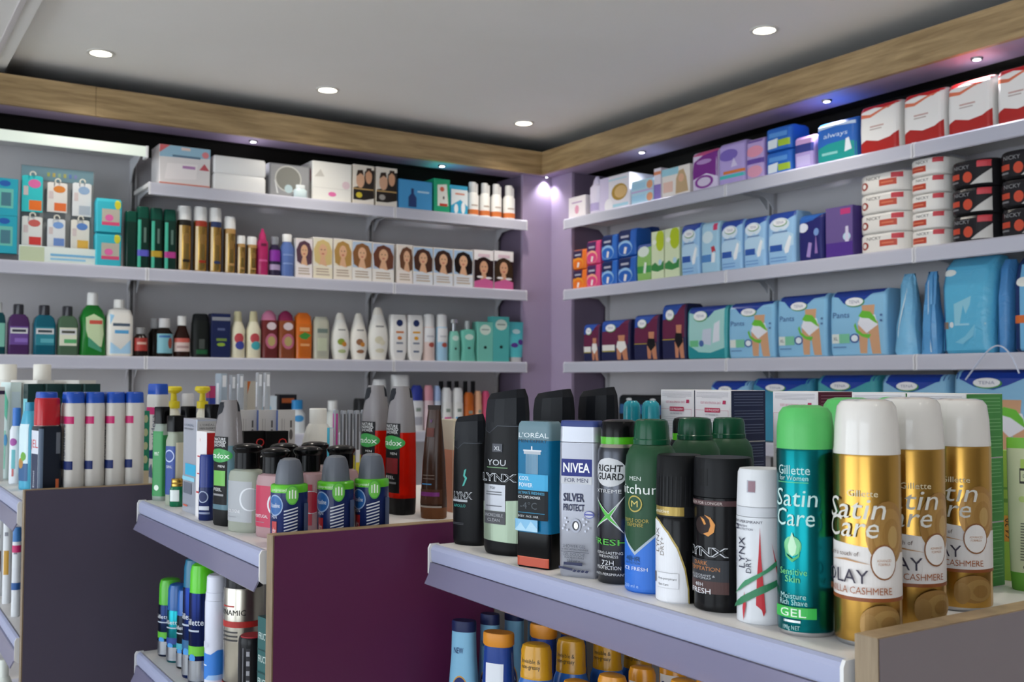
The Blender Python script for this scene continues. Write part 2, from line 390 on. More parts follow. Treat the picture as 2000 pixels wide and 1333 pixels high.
# ---------------------------------------------------------------- wall shelving bays
def lip_profile(front, sgn, z):
    """price strip section: p grows towards the wall"""
    return [(front+.008, z), (front+.0015, z+.001), (front-.004, z-.004), (front-.006, z-.012), (front-.004, z-.034), (front-.007, z-.044), (front-.003, z-.047), (front+.004, z-.040)]
def bay(axis, a0, a1, zs, label, z_top, short):
    """axis 'x': run along the left wall (front at YF, back at YB); 'y': along the right wall (front XR, back XB)"""
    fr, bk = (YF, YB) if axis == 'x' else (XR, XB)
    t = thing('shelving_bay', label, 'shelving', ((a0+a1)/2, fr, 0) if axis == 'x' else (fr, (a0+a1)/2, 0), 0, 'wall shelving bays')
    ox, oy = t.location.x, t.location.y
    def B(nm, p0, q0, z0, p1, q1, z1, mat, par=None, bev=0):   # p along the run, q into the wall
        if axis == 'x': return box(nm, p0-ox, q0-oy, z0, p1-ox, q1-oy, z1, mat, par or t, bev)
        return box(nm, q0-ox, p0-oy, z0, q1-ox, p1-oy, z1, mat, par or t, bev)
    B('back_panel', a0, bk-.012, .05, a1, bk, EYE+z_top, BACKM)
    for a in (a0, a1):
        up = B('upright', a-.011 if a != a0 else a, bk-.034, 0, a+(.011 if a == a0 else 0), bk-.0125, EYE+z_top-.02, M('c2c0c3'))
        B('slot_channel', (a+.001 if a == a0 else a-.004), bk-.0352, .1, (a+.004 if a == a0 else a-.001), bk-.034, EYE+z_top-.03, M('2a2a2c:x'), up)
    B('plinth', a0, fr+.02, 0, a1, bk-.036, .1, M('b5b4b8'))
    for z in zs:
        Z = EYE+z
        lev = {Z1: 'top', Z2: 'second', Z3: 'third', Z4: 'fourth'}.get(z, 'fifth' if z == -.62 else 'lowest')
        st = thing('display_shelf', lev+' shelf of the '+short, 'shelf', t.location+Vector((0, 0, Z)), 0, 'white wall shelves with price strips')
        def B2(nm, p0, q0, z0, p1, q1, z1, mat, par=None):
            if axis == 'x': return box(nm, p0-ox, q0-oy, z0-Z, p1-ox, q1-oy, z1-Z, mat, par or st)
            return box(nm, q0-ox, p0-oy, z0-Z, q1-ox, p1-oy, z1-Z, mat, par or st)
        s = B2('shelf_plate', a0+.001, fr+.002, Z-.016, a1-.001, bk-.036, Z, SHELFM)
        pr = [(p, q-Z) for p, q in lip_profile(fr, 1, Z)]
        o = (oy, ox)[axis == 'y']; oa = (ox, oy)[axis == 'y']
        prism('price_strip', [(p-o, q) for p, q in pr], axis, a0+.003-oa, a1-.003-oa, WLIP, st)
        for e in (a0+.0005, a1-.0065):
            prism('end_cap', [(p-o + (-.0008 if p < fr+.003 else 0), q + (.0008 if q > -.02 else -.0008)) for p, q in pr], axis, e-oa, e+.006-oa, M('dcdce2'), st)
        if z > -.5:
            for e in (a0+.014, a1-.017):     # tapering side bracket
                prof = [(fr+.05-o, -.0165), (fr+.052-o, -.024), (bk-.08-o, -.034), (bk-.05-o, -.06), (bk-.0355-o, -.075), (bk-.0355-o, -.0165)]
                prism('bracket', prof, axis, e-oa, e+.003-oa, M('cfcfd4'), st)
    return t
A0 = .9328
bay('x', A0-1.0, A0-.0015, (Z2, Z3, Z4, -.62, -1.02), 'leftmost white wall shelving bay holding oral care packs and mouthwash', .862, 'leftmost bay, holding oral care')
bay('x', A0, A0+.9985, (Z1, Z2, Z3, Z4, -.62, -1.02), 'middle white shelving bay on the left wall holding hair sprays', .862, 'wide left wall bay with hair sprays')
bay('x', A0+1.0, A0+1.664, (Z1, Z2, Z3, Z4, -.62, -1.02), 'narrow white shelving bay on the left wall beside the lilac post', .862, 'narrow left wall bay beside the lilac post')
RJ, RK = 2.7797, 1.984
bay('y', RJ+.001, ye, (Z1, Z2, Z3, Z4, -.62, -1.02), 'white shelving bay on the right wall beside the lilac post', .862, 'right wall bay beside the lilac post')
bay('y', RK+.001, RJ-.001, (Z1, Z2, Z3, Z4, -.62, -1.02), 'middle white shelving bay on the right wall with the incontinence packs', .862, 'middle right wall bay with pants packs')
bay('y', RK-1.0, RK-.001, (Z1, Z2, Z3, Z4, -.62, -1.02), 'near white shelving bay on the right wall with the black and white tissue packs', .862, 'near right wall bay with tissue packs')
# lit canopy over the leftmost bay
t = thing('shelf_canopy_light', 'glowing white canopy strip over the leftmost shelving bay', 'light', (A0-.5, YF, EYE+.815))
box('diffuser', -.5, 0, 0, .488, .012, .038, M('b2bab1:e'), t, .002)
box('canopy_top', -.5, .012, .030, .488, .235, .038, M('c9c9c9'), t)
box('end_cap', .4885, -.001, -.004, .498, .05, .04, M('e8e8ea'), t, .002)
prism('bracket', [(.05, .0295), (.05, .02), (.18, -.02), (.228, -.07), (.228, .0295)], 'x', .484, .487, M('cfcfd4'), t)

# ---------------------------------------------------------------- gondolas (stepped island units)
def gondola(xf, y0, y1, lam, lamfar, label, zlow, short, shelf_y1):
    xc = xf+.3125; xe = xf+.625
    t = thing('gondola_unit', label, 'shelving', (xf, y0, 0), 0, 'stepped island shelving units')
    def B(nm, a, b, c, d, e, f, mat, par=None, bev=0): return box(nm, a-xf, b-y0, c, d-xf, e-y0, f, mat, par or t, bev)
    for nm, xa, xb, lm in (('end_panel', xf, xc-.0006, lam), ('end_panel', xc+.0006, xe, lamfar)):
        e = B(nm, xa, y0+.0012, 0, xb, y0+.0205, EYE+ZP, PLY if xa == xf else M('a39d98'))
        B('laminate_face', xa+.0012, y0, .002, xb-.0005, y0+.0012, EYE+ZP-.0008, lm, e)
        B('laminate_face', xa+.0012, y0+.0205, .002, xb-.0005, y0+.0217, EYE+ZP-.0008, lm, e)
        B('edge_band', xa-.0008, y0+.0005, .001, xa, y0+.0213, EYE+ZP-.0004, PLYV, e)
    B('spine_panel', xc-.006, y0+.0225, .05, xc+.006, shelf_y1, EYE+ZG-.02, M('b7b2ae'))
    B('plinth', xf+.03, y0+.0225, 0, xe-.03, shelf_y1, .09, M('57505c'))
    for li, z in enumerate((ZG, zlow, zlow-.27, zlow-.56)):
        Z = EYE+z; ya = y0+.026; yb = shelf_y1
        top = z == ZG
        for xa, xb, sg in ((xf+.004, (xc if top else xc-.0065), 1), ((xc if top else xc+.0065), xe-.004, -1)):
            st = thing('island_shelf', ('top', 'second', 'third', 'lowest')[li]+' shelf on the '+('near' if sg == 1 else 'far')+' side of the '+short, 'shelf', (xf, y0, Z), 0, 'island unit shelves')
            s = box('shelf_plate', xa-xf, ya+.004-y0, -.016, xb-xf, yb-.004-y0, 0, SHELFM, st)
            fr = xa-.003 if sg == 1 else xb+.003
            P = [(0, 0), (-.004, -.002), (-.0065, -.006), (-.0055, -.019), (-.0045, -.0215), (-.001, -.0215), (.001, -.006)]
            prism('price_strip', [(fr-xf+p*sg, q) for p, q in P], 'y', ya+.004-y0, yb-.004-y0, LIP, st)
            P = [(-.0035, -.0222), (-.0075, -.0222), (-.0095, -.036), (-.0155, -.048), (-.0140, -.0492), (-.0075, -.037)]
            prism('clear_flap', [(fr-xf+p*sg, q) for p, q in P], 'y', ya+.004-y0, yb-.004-y0, FLAP, st)
            for e0 in (ya, yb-.0035):
                P = [(.006, .001), (-.006, .001), (-.0088, -.004), (-.0088, -.036), (-.004, -.040), (.006, -.040)]
                prism('end_cap', [(fr-xf+p*sg, q) for p, q in P], 'y', e0-y0, e0+.0035-y0, M('dedede'), st)
            if sg == 1 and not top:
                for e0 in (ya+.006, yb-.009): box('bracket', xf+.05-xf, e0-y0, -.045, xc-.0065-xf, e0+.003-y0, -.0165, M('b9b9bd'), st)
    return t
gondola(XA, .503, 1.2, LAMA, LAMA, 'nearest island shelving unit with taupe end panel and deodorants on top', ZL, 'nearest island unit', 1.1856)
gondola(XBg, 1.2165, 1.9, LAMB, M('8f8a88'), 'middle island shelving unit with a deep plum end panel', ZL, 'plum island unit', 1.8693)
gondola(XC, 1.9215, 2.6, LAMC, M('8f8a88'), 'farthest island shelving unit with a dark aubergine end panel', -.44, 'aubergine island unit', 2.62)
# ================================================================ PRODUCT TEMPLATES (z, width, depth as fractions)
def carton(col, c=.03): return [('carton', col, c, 'r', [(0, 1, 1), (1, 1, 1)])]
def bag(col, c=.45): return [('film_wrap', col, c, 'r', [(0, .96, .84), (.03, .99, .97), (.1, 1, 1), (.5, 1, 1.04), (.9, 1, .98), (.965, .985, .86), (1, .96, .66)])]
def spray(body, cap, z=.78, cw=.94, dome=.45, ring=None):
    p = [('can', body, 1, 'e', [(0, .95, .95), (.012, 1, 1), (z-.05, 1, 1), (z-.02, .97, .97), (z, .9, .9)])]
    p.append(('cap', cap, 1, 'e', [(z-.012, cw, cw), (z+.01, cw, cw), (1-.2*(1-z), cw*.97, cw*.97), (1-.08*(1-z), cw*.86, cw*.86), (1, cw*dome, cw*dome)]))
    return p
def rnd(name, col, prof, c=1, mode='e', **k): return (name, col, c, mode, [(z, a, a) for z, a in prof], k)
def mouthwash(liq, cap): return [('bottle', liq, .35, 'r', [(0, .96, .94), (.02, 1, 1), (.62, 1, 1), (.74, .86, .86), (.8, .56, .8)]), ('cap', cap, 1, 'e', [(.8, .5, .9), (.98, .5, .9), (1, .44, .8)])]
def jar_bottle(liq, cap, z=.72): return [('bottle', liq, 1, 'e', [(0, .95, .95), (.02, 1, 1), (z-.14, 1, 1), (z-.02, .62, .62), (z, .6, .6)]), ('cap', cap, 1, 'e', [(z, .68, .68), (.98, .68, .68), (1, .6, .6)])]
def gel_bottle(body, cap, z=.8, c=.9, mid=1.0): return [('bottle', body, c, 'e', [(0, .84, .9), (.02, .92, 1), (.3, mid, 1), (z-.06, .95, .92), (z, .88, .85)]), ('cap', cap, c, 'e', [(z, .9, .87), (.97, .8, .75), (1, .7, .6)])]
def dove(body, cap): return [('bottle', body, .95, 'e', [(0, .62, .8), (.02, .72, .95), (.25, .98, 1), (.4, 1, 1), (.6, .9, .95), (.85, .52, .7)]), ('cap', cap, .95, 'e', [(.85, .52, .7), (.95, .4, .55), (1, .24, .3)])]
def tube(body, cap, z=.13): return [('cap', cap, .9, 'e', [(0, .7, .95), (.01, .72, 1), (z, .72, 1)]), ('tube', body, .9, 'e', [(z, .76, 1), (z+.03, .84, 1), (.6, .96, .6), (.95, 1, .14), (1, 1, .08)])]
def flat_bottle(body, cap, z=.84, c=.45): return [('bottle', body, c, 'r', [(0, .94, .9), (.02, 1, 1), (z-.03, 1, 1), (z, .97, .95)]), ('cap', cap, c, 'r', [(z, .97, .95), (.98, .95, .93), (1, .88, .85)])]
def pump_(body, pump): return [('bottle', body, .8, 'e', [(0, .95, .95), (.02, 1, 1), (.62, 1, 1), (.72, .6, .6), (.76, .45, .45)]), ('pump_collar', pump, 1, 'e', [(.76, .72, .72), (.835, .72, .72), (.84, .4, .4), (.93, .32, .32)]), ('pump_head', pump, 1, 'e', [(.925, .5, .5), (.955, .98, .98), (.985, .95, .95), (1, .8, .8)])]

def bars(u0, u1, vs, h, col): return [('r', u0, v-h/2, u1, v+h/2, col) for v in vs]
def oval(cu, cv, ru, rv, txt='TENA', edge='3f8f3a', hf=.05): return [('e', cu+.01, cv-.008, ru*1.07, rv*1.12, edge), ('e', cu, cv, ru, rv, 'f3f3f5')] + ([('t', txt, cu, cv, hf, '8a8fa8', {'w': ru*1.2})] if txt else [])
def woman(cu, cv, s, hair, skin='e0b08c', a=1.6):
    """portrait print: hair mass, face, neck, shoulder; s = width of the head, a = height/width aspect fix"""
    return [('p', [(cu-s*1.0, cv-s*1.1/a), (cu-s*1.15, cv+s*.2/a), (cu-s*.7, cv+s*1.05/a), (cu, cv+s*1.3/a), (cu+s*.75, cv+s*1.0/a), (cu+s*1.15, cv+s*.1/a), (cu+s*1.1, cv-s*1.3/a), (cu+s*.5, cv-s*1.5/a), (cu-s*.5, cv-s*1.4/a)], hair),
            ('p', [(cu-s*.22, cv-s*.5/a), (cu-s*.5, cv-s*1.55/a), (cu+s*.5, cv-s*1.6/a), (cu+s*.22, cv-s*.5/a)], skin),
            ('e', cu, cv+s*.1/a, s*.5, s*.72/a, skin), ('e', cu, cv-s*.25/a, s*.16, s*.06/a, 'b8444a'),
            ('e', cu-s*.2, cv+s*.2/a, s*.08, s*.05/a, '3a2a24'), ('e', cu+s*.2, cv+s*.2/a, s*.08, s*.05/a, '3a2a24')]
def wave(v0, v1, amp, col, n=10): return ('p', [(0, v0), (1, v0)] + [(1-i/n, v1 + amp*sin(i/n*2*pi)) for i in range(n+1)], col)
def legs(cu, skin='c98f66', pant='f2f2f4', top=.62):
    return [('p', [(cu-.11, top), (cu-.09, top-.14), (cu-.15, top-.26), (cu+.17, top-.26), (cu+.11, top-.14), (cu+.12, top)], skin),
            ('p', [(cu-.17, top-.24), (cu-.14, .04), (cu-.02, .04), (cu+.01, top-.38), (cu+.07, .03), (cu+.22, .03), (cu+.18, top-.24)], skin),
            ('p', [(cu-.12, top-.14), (cu-.17, top-.28), (cu-.02, top-.42), (cu+.18, top-.3), (cu+.13, top-.15)], pant)]
def pants_art(txt='Pants', xl=True, hi=True):
    a = [('r', .0, .0, 1, 1, '8fc4e6:f'), ('p', [(0, 1), (0, .93), (.15, .9), (.25, .8), (.45, .74), (.62, .84), (.75, .93), (1, .95), (1, 1)], '20409a:f')]
    a += legs(.68, 'd3a27c', 'e9eaf2', .76)
    a += [('p', [(.52, .60), (.58, .68), (.72, .66), (.80, .58), (.86, .47), (.80, .50), (.70, .56), (.58, .57)], '6cbf3a'), ('p', [(.47, .5), (.5, .4), (.6, .33), (.74, .32), (.70, .26), (.58, .29), (.48, .36), (.44, .46)], '6cbf3a')]
    a += oval(.44, .82, .16, .065)
    if txt: a.append(('t', txt, .21, .63, .085, '3d5d97', {'w': .3}))
    a += [('r', .04, .2, .17, .34, 'dfe6e0'), ('r', .17, .2, .36, .34, '7cc6a0'), ('e', .45, .27, .085, .07, '3b5b9c'), ('e', .45, .27, .06, .05, 'e6eef4')]
    if xl: a.append(('t', 'XL', .105, .27, .05, '3f4a55'))
    a += bars(.06, .3, (.14,), .02, '5f86b4') + bars(.9, .94, (.6, .52), .03, '46659a')
    return a
def lights_art(bgc='9cc6ea', band='2b57a8'):
    return [('r', 0, 0, 1, 1, bgc), ('p', [(0, 1), (0, .8), (.25, .82), (.55, .78), (.8, .86), (1, .9), (1, 1)], '2547a0'), ('e', .45, .76, .36, .13, 'dbe9f5'), ('p', [(.02, .3), (.1, .55), (.5, .68), (.95, .55), (.95, .35), (.5, .28)], 'b9d9f0'), ('r', .1, .26, .55, .38, band),
            ('p', [(.66, .2), (.78, .22), (.84, .34), (.9, .5), (.82, .54), (.72, .42), (.62, .28)], 'f2f6fa')] + oval(.46, .8, .24, .065) + bars(.2, .75, (.62,), .03, '6f8fb9') + bars(.12, .7, (.14, .08), .02, '6f9bd0')
def dark_pants(figure='f0ece8', strip=True):
    a = [('r', 0, 0, 1, 1, '26284f'), ('p', [(0, .38), (0, .86), (.4, .98), (1, .98), (1, .4)], '6a2748'), ('p', [(0, 1), (0, .72), (.3, .74), (.62, .82), (.85, 1)], '2c55ae')]
    a += legs(.72, 'c98766', figure, .62)
    if strip: a += [('r', .06, .26, .5, .4, 'ece9e6'), ('r', .06, .235, .5, .255, 'c2b238')]
    else: a += [('r', 0, .36, .55, .375, 'c2a838')]
    return a + oval(.34, .81, .17, .09)
def hair_box(hair, bgc='efe8e0', white='f1ece6', pos=.5, sky='b7cbe0'):
    return [('r', 0, 0, 1, 1, bgc), ('r', .02, .34, .98, .97, sky)] + woman(pos, .66, .42, hair, a=1.9) + [('p', [(0, 0), (1, 0), (1, .27), (.7, .31), (.4, .35), (0, .30)], white)] + bars(.15, .8, (.24, .18), .03, 'b9a58f') + [('r', .15, .09, .85, .13, 'c7b7a4')]
HAIR2 = lambda hair: [('r', 0, 0, 1, 1, '2a1a20'), ('r', 0, .74, 1, 1, 'f3eeee')] + woman(.5, .52, .42, hair, 'd9a582', 1.75) + [('p', [(0, 0), (1, 0), (1, .2), (.6, .27), (0, .18)], 'd0639a'), ('e', .3, .3, .16, .03, 'f1eeee'), ('e', .75, .28, .16, .03, 'f1eeee'), ('r', .2, .82, .8, .9, 'e3c7d2')]

# placing helpers for the two walls
def LW(z, xl, xr, yt, nm, cat, label, parts, arts=(), grp=None, d=.07, off=.025): return product(nm, label, cat, grp, on_left(xl, xr, yt, z, d, off), parts, arts)
def RW(z, xl, xr, yt, nm, cat, label, parts, arts=(), grp=None, d=.08, off=.025): return product(nm, label, cat, grp, on_right(xl, xr, yt, z, d, off), parts, arts)
def stack(place, z, xl, xr, yt, n, nm, cat, labels, parts, arts, grp, d, off=.025, rub=1.0):
    """n equal packs piled up; yt is the top of the topmost; each pack is a thing"""
    loc, rz, Wd, D, H = place(xl, xr, yt, z, d, off); h = H/n
    for k in range(n):
        product(nm, labels[k], cat, grp, (loc+Vector((0, 0, h*k+.0002)), rz, Wd, D, h*.992), parts, arts)

# ================================================================ LEFT WALL, TOP SHELF
LW(Z1, 311, 412, 287, 'gift_box', 'box', 'white and pale blue box with pink corner, left end of the top shelf', carton('e9e4e4'),
   [(0, 'front', [('r', 0, .0, 1, .07, 'd98676'), ('p', [(0, 1), (0, .7), (.5, .72), (1, .76), (1, 1)], '9fc7dd'), ('p', [(0, 1), (0, .8), (.2, 1)], 'e46f74'), ('e', .9, .84, .07, .08, 'e58a90'), ('r', .25, .72, .8, .77, '5d7c96'), ('p', [(.1, .15), (.15, .55), (.75, .58), (.72, .2)], 'f4eeee'), ('r', .45, .45, .7, .52, 'b889bb'), ('p', [(.78, .45), (.88, .62), (.98, .45)], 'c75d66'), ('r', .42, .9, .6, .97, 'f1d9d2')])], d=.12)
stack(on_left, Z1, 417, 521, 308, 2, 'plain_white_box', 'box', ['plain white box under its twin beside the mirror pack', 'plain white box on top of its twin beside the mirror pack'], [('carton', 'f2f2f2', .12, 'r', [(0, .97, .95), (.1, 1, 1), (.86, 1, 1), (1, .96, .93)])], [], 'plain white boxes on the top shelf', .13)
t = product('mirror_pack', 'clear grey pack holding a small round vanity mirror', 'mirror', None, on_left(526, 606, 322, Z1, .06, .03), [('pack', '7f8084:f', .06, 'r', [(0, 1, 1), (1, 1, 1)])],
   [(0, 'front', [('r', .03, .03, .97, .97, '96979a'), ('e', .46, .56, .33, .40, 'c5c5c0'), ('e', .46, .56, .30, .365, '85857f:f'), ('e', .47, .26, .1, .13, 'b9cdd2'), ('p', [(.12, .5), (.14, .5), (.22, .1), (.18, .1)], 'dcdee0')])])
product('lotion_bottle', 'small clear squat bottle with white cap in front of mirror pack', 'bottle', None, on_left(575, 602, 361, Z1, .02, .002), jar_bottle('cfe0e4:f', 'e8eef0'))
LW(Z1, 610, 688, 318, 'foot_spa_box', 'box', 'large glossy white box with pink spot on its front', carton('ecebe6:f', .06), [(0, 'front', [('r', .03, .33, .97, .34, 'cfcdc8'), ('e', .5, .19, .1, .06, 'e878b0'), ('p', [(.05, .6), (.2, .8), (.3, .62)], 'c9c6c0'), ('e', .85, .45, .1, .1, 'e0c9d0')]), (0, 'left', [('r', .2, .5, .9, .8, 'd9a9b6')])], d=.13)
MEN = lambda y: [('r', 0, 0, 1, 1, 'e9e2d6'), ('r', 0, .12, 1, .42, '2b2623'), ('r', 0, .38, 1, .41, 'c8a46a'), ('p', [(0, .42), (1, .42), (1, .9), (.55, .85), (.5, .5)], '2f2a28'), ('e', .34, .62, .2, .2, 'dcae8f'), ('e', .74, .72, .16, .18, 'd6a27f'), ('p', [(.14, .7), (.2, .86), (.45, .88), (.5, .74), (.34, .79)], '3a2b22'), ('p', [(.58, .8), (.64, .94), (.86, .94), (.9, .8), (.74, .88)], '3a2b22'), ('e', .28, .24, .15, .07, y), ('p', [(0, 0), (1, 0), (1, .18), (.4, .1)], 'e8e2da')]
LW(Z1, 690, 731, 323, 'hair_dye_box', 'box', "men's hair colour box with two faces and a yellow spot", carton('e9e2d6'), [(0, 'front', MEN('d6c23c'))], 'hair dye boxes for men', d=.06)
LW(Z1, 735, 776, 328, 'hair_dye_box', 'box', "men's hair colour box with two faces and a silver spot", carton('e9e2d6'), [(0, 'front', MEN('a7a29c'))], 'hair dye boxes for men', d=.06)
LW(Z1, 779, 845, 353, 'hot_water_bottle_box', 'box', 'wide light blue box with a dark bottle printed on it', carton('3f93d0'), [(0, 'front', [('r', .02, .02, .98, .98, '4a9fd8'), ('p', [(.28, .1), (.28, .42), (.36, .55), (.36, .72), (.44, .72), (.44, .55), (.52, .42), (.52, .1)], '2c4274'), ('r', .55, .6, .9, .66, 'b9daf0')])], d=.1)
LW(Z1, 848, 879, 350, 'syringe_box', 'box', 'tall bright green box with a white panel', carton('1fa87a'), [(0, 'front', [('p', [(.22, .2), (.2, .82), (.8, .86), (.9, .22)], 'eef0e8'), ('r', .35, .2, .85, .28, 'c8402e'), ('e', .5, .7, .14, .07, 'd66a50'), ('e', .6, .45, .05, .05, '3a3a3a')])], d=.1)
LW(Z1, 881, 914, 363, 'nasal_aspirator_box', 'box', 'light blue and white box beside the four orange banded bottles', carton('35a6cf'), [(0, 'front', [('p', [(0, .3), (0, .86), (1, .86), (1, .3), (.55, .52)], 'e8eff2'), ('e', .3, .2, .12, .16, 'f0f4f6'), ('e', .72, .24, .12, .2, 'f0f4f6'), ('r', .25, .68, .8, .74, 'd98f7a')])], d=.08)
for k, (a, b, y, w) in enumerate([(917, 939, 355, 'first'), (942, 961, 357, 'second'), (964, 984, 359, 'third'), (988, 1010, 362, 'fourth')]):
    t = LW(Z1, a, b, y, 'mist_spray_bottle', 'bottle', w+' white spray bottle with orange base band counting from the light blue box', [('bottle', 'ecebe8', 1, 'e', [(0, .9, .9), (.02, 1, 1), (.62, 1, 1), (.7, .7, .7)]), ('cap', 'd9d9d9:f', 1, 'e', [(.7, .66, .66), (.97, .66, .66), (1, .55, .55)])], [(0, 'front', [('r', -.3, .06, 1.3, .2, 'd4763c'), ('r', .2, .3, .8, .34, 'b9a89c')])], 'orange banded spray bottles', d=.045)
    box('trigger', b*0+.012, -.004, .09, .026, .004, .15, M('e6e6e6'), t, .003)

# ================================================================ LEFT WALL, SECOND SHELF
TEAL = [('r', .0, .0, 1, 1, '2ba7bd'), ('r', .14, .2, .78, .72, '6fc2b4'), ('r', .24, .26, .68, .62, '4c7d8c'), ('e', .4, .86, .25, .08, '2a60b0')]
for a, b, lab in ((-8, 37, 'outer'), (-52, -10, 'far')):
    if a > -20: stack(on_left, Z2+.025, a, b, 348, 2, 'dental_floss_pack', 'pack', ['turquoise dental pack, lower one, at the left edge of the wall', 'turquoise dental pack, upper one, at the left edge of the wall'], carton('2ba7bd', .2), [(0, 'front', TEAL)], 'turquoise packs at the left edge', .05)
box_t = thing('peg_tray', 'dark grey tray under the two turquoise packs at the left edge', 'tray', (hity(15, 500, YF+.05).x, YF+.05, EYE+Z2)); box('tray_body', -.05, -.02, 0, .05, .05, .024, M('5a5a60'), box_t, .003)
# interdental display: card with hooks, six packs, strip sign
cx = hity(112, 420, YF+.06); c0 = hity(38, 420, YF+.06).x; c1 = hity(181, 420, YF+.06).x; ctop = hity(110, 328, YF+.06).z-Z2
disp = thing('display_stand', 'grey hanging display card with white hooks and a green leaf strip sign', 'display', (cx.x, YF+.06, EYE+Z2))
w2 = (c1-c0)/2
box('backing_card', -w2, 0, .0, w2, .004, ctop, M('85898c'), disp)
box('header_strip', -w2+.002, -.001, ctop-.05, w2-.002, -.0002, ctop-.002, M('6e8d99'), disp)
for k in range(6): box('lettering', -w2*.3+k*.018, -.0018, ctop-.034, -w2*.3+k*.018+.009, -.001, ctop-.02, M(['9aa35c', 'b3a35a', '8aa88c', 'a3a05c', '5c78b0', '7a80b0'][k]), disp)
sg = box('strip_sign', -w2-.006, -.036, .0, w2+.02, -.03, .058, M('dfe8e4'), disp, .002)
box('printed_panel', -w2-.004, -.0368, .004, -w2+.075, -.036, .054, M('c3cfae'), sg); box('printed_panel', -w2+.095, -.0368, .026, w2-.0, -.036, .034, M('79b6dc'), sg); box('printed_panel', -w2+.095, -.0368, .012, w2-.03, -.036, .019, M('8cc2e0'), sg)
box('foot', -w2, -.03, .0, w2, .03, .004, M('c9cdd0'), disp)
PK = [(42, 83, 343, 414, '36c0c6', 'e8742e', 'e06ca8', 'turquoise topped hanging pack with orange label'), (92, 131, 357, 415, 'd9d6d2', 'e0703a', 'd8833a', 'clear hanging pack with brown and orange label, top row middle'), (141, 178, 358, 423, 'd3d6d9', 'aab4c0', '8fa9c9', 'clear hanging pack of blank silver look, top row'),
      (42, 82, 423, 481, 'd9dcda', 'd1403c', 'c8625c', 'clear hanging pack with red label, bottom row'), (92, 127, 428, 483, 'd6dade', '6c8cc8', '7aa0d8', 'clear hanging pack with blue label, bottom row'), (138, 174, 430, 488, 'd6d4cc', 'dcae4c', '5c84c4', 'clear hanging pack with yellow label, bottom row')]
for a, b, y0, y1, cc, lc, ec, lb in PK:
    Y = YF+.04; p = hity((a+b)/2, y1, Y); q = hity((a+b)/2, y0, Y); wx = hity(b, y0, Y).x-hity(a, y0, Y).x
    t = product('interdental_brush_pack', lb, 'pack', 'interdental brush packs on the display card', (Vector((p.x, Y+.004, EYE+p.z)), 0, wx, .008, q.z-p.z), [('blister', cc+':f', .3, 'r', [(0, 1, 1), (.97, 1, 1), (1, .8, .8)])], [(0, 'front', [('r', .35, .05, .95, .32, lc), ('e', .6, .78, .3, .12, ec), ('r', .08, .45, .3, .7, 'cdbfbf')])])
    bm = bmesh.new()
    for i in range(14):
        a0, a1 = [(-.3 + j/14*4.2) for j in (i, i+1)]
        for j in range(1): 
            pts = []
            for aa in (a0, a1):
                for rr in (.007, .0105): pts.append((rr*cos(aa), -.012, q.z-p.z+.004+rr*sin(aa)))
            f = bm.faces.new([bm.verts.new(x) for x in (pts[0], pts[1], pts[3], pts[2])])
    r = bmesh.ops.extrude_face_region(bm, geom=bm.faces[:]); bmesh.ops.translate(bm, vec=(0, .004, 0), verts=[v for v in r['geom'] if isinstance(v, bmesh.types.BMVert)])
    bmesh.ops.remove_doubles(bm, verts=bm.verts[:], dist=1e-5); mesh_obj('hook_ring', bm, 'e6e2d2', t)
stack(on_left, Z2, 188, 240, 387, 2, 'floss_pick_pack', 'pack', ['turquoise pack with clear window and pink spot, beside the display stand', 'turquoise pack with clear window and lime spot, beside the display stand'], [('pack', '38b4c6', .25, 'r', [(0, .97, 1), (.9, 1, 1), (1, .9, .5)])], [(0, 'front', [('r', .22, .2, .9, .68, 'b9b3a5:f'), ('r', .22, .2, .9, .3, 'd64f78'), ('e', .82, .82, .12, .14, 'cfcb3a'), ('e', .5, .42, .16, .1, 'e06aa8')])], 'turquoise packs beside the display', .05, .015)
def syoss(a, b, y, ac, lb): LW(Z2, a, b, y, 'shampoo_bottle', 'bottle', lb, [('bottle', '123229:f', .5, 'r', [(0, .95, .95), (.02, 1, 1), (.8, 1, .95), (.81, 1, .93)]), ('cap', '0f4a3c:f', .5, 'r', [(.81, .98, .9), (.97, .95, .85), (1, .85, .7)])], [(0, 'front', [('r', .04, .02, .3, .78, '3fae92'), ('r', .02, .2, .98, .3, ac), ('r', .52, .42, .7, .66, '5f7a70')])] if ac else (), 'black green bottles of hair care', d=.05)
syoss(246, 270, 412, None, 'plain black bottle half hidden behind the green shampoo row'); syoss(269, 294, 403, '5a5ac0', 'black green bottle with a violet blue band'); syoss(296, 320, 406, 'b99a2e', 'black green bottle with a mustard band'); syoss(322, 347, 409, 'b33a8a', 'black green bottle with a magenta band')
def elnett(a, b, y, ac, lb): LW(Z2, a, b, y, 'hairspray_can', 'can', lb, spray('b08d4c:m', 'efeeec', .80, .98, .9), [(0, 'front', [('r', .0, .7, 1, .79, ac), ('r', .02, .03, .22, .7, 'e8d4b0'), ('r', .3, .14, .85, .18, ac), ('e', .55, .5, .22, .08, '8c6a34')])], 'gold hairspray cans with white caps', d=(b-a)*.002)
elnett(350, 378, 402, '2a2622', 'tall gold hairspray can with a black collar'); elnett(382, 409, 404, 'a0341e', 'tall gold hairspray can with a red collar'); elnett(412, 437, 406, '2c3a62', 'tall gold hairspray can with a navy collar'); elnett(441, 464, 423, 'b98f55', 'middle sized gold hairspray can'); elnett(465, 482, 460, 'b98f55', 'small gold hairspray can nearest the middle sized one'); elnett(485, 505, 462, 'b98f55', 'small gold hairspray can beside the pink bottle')
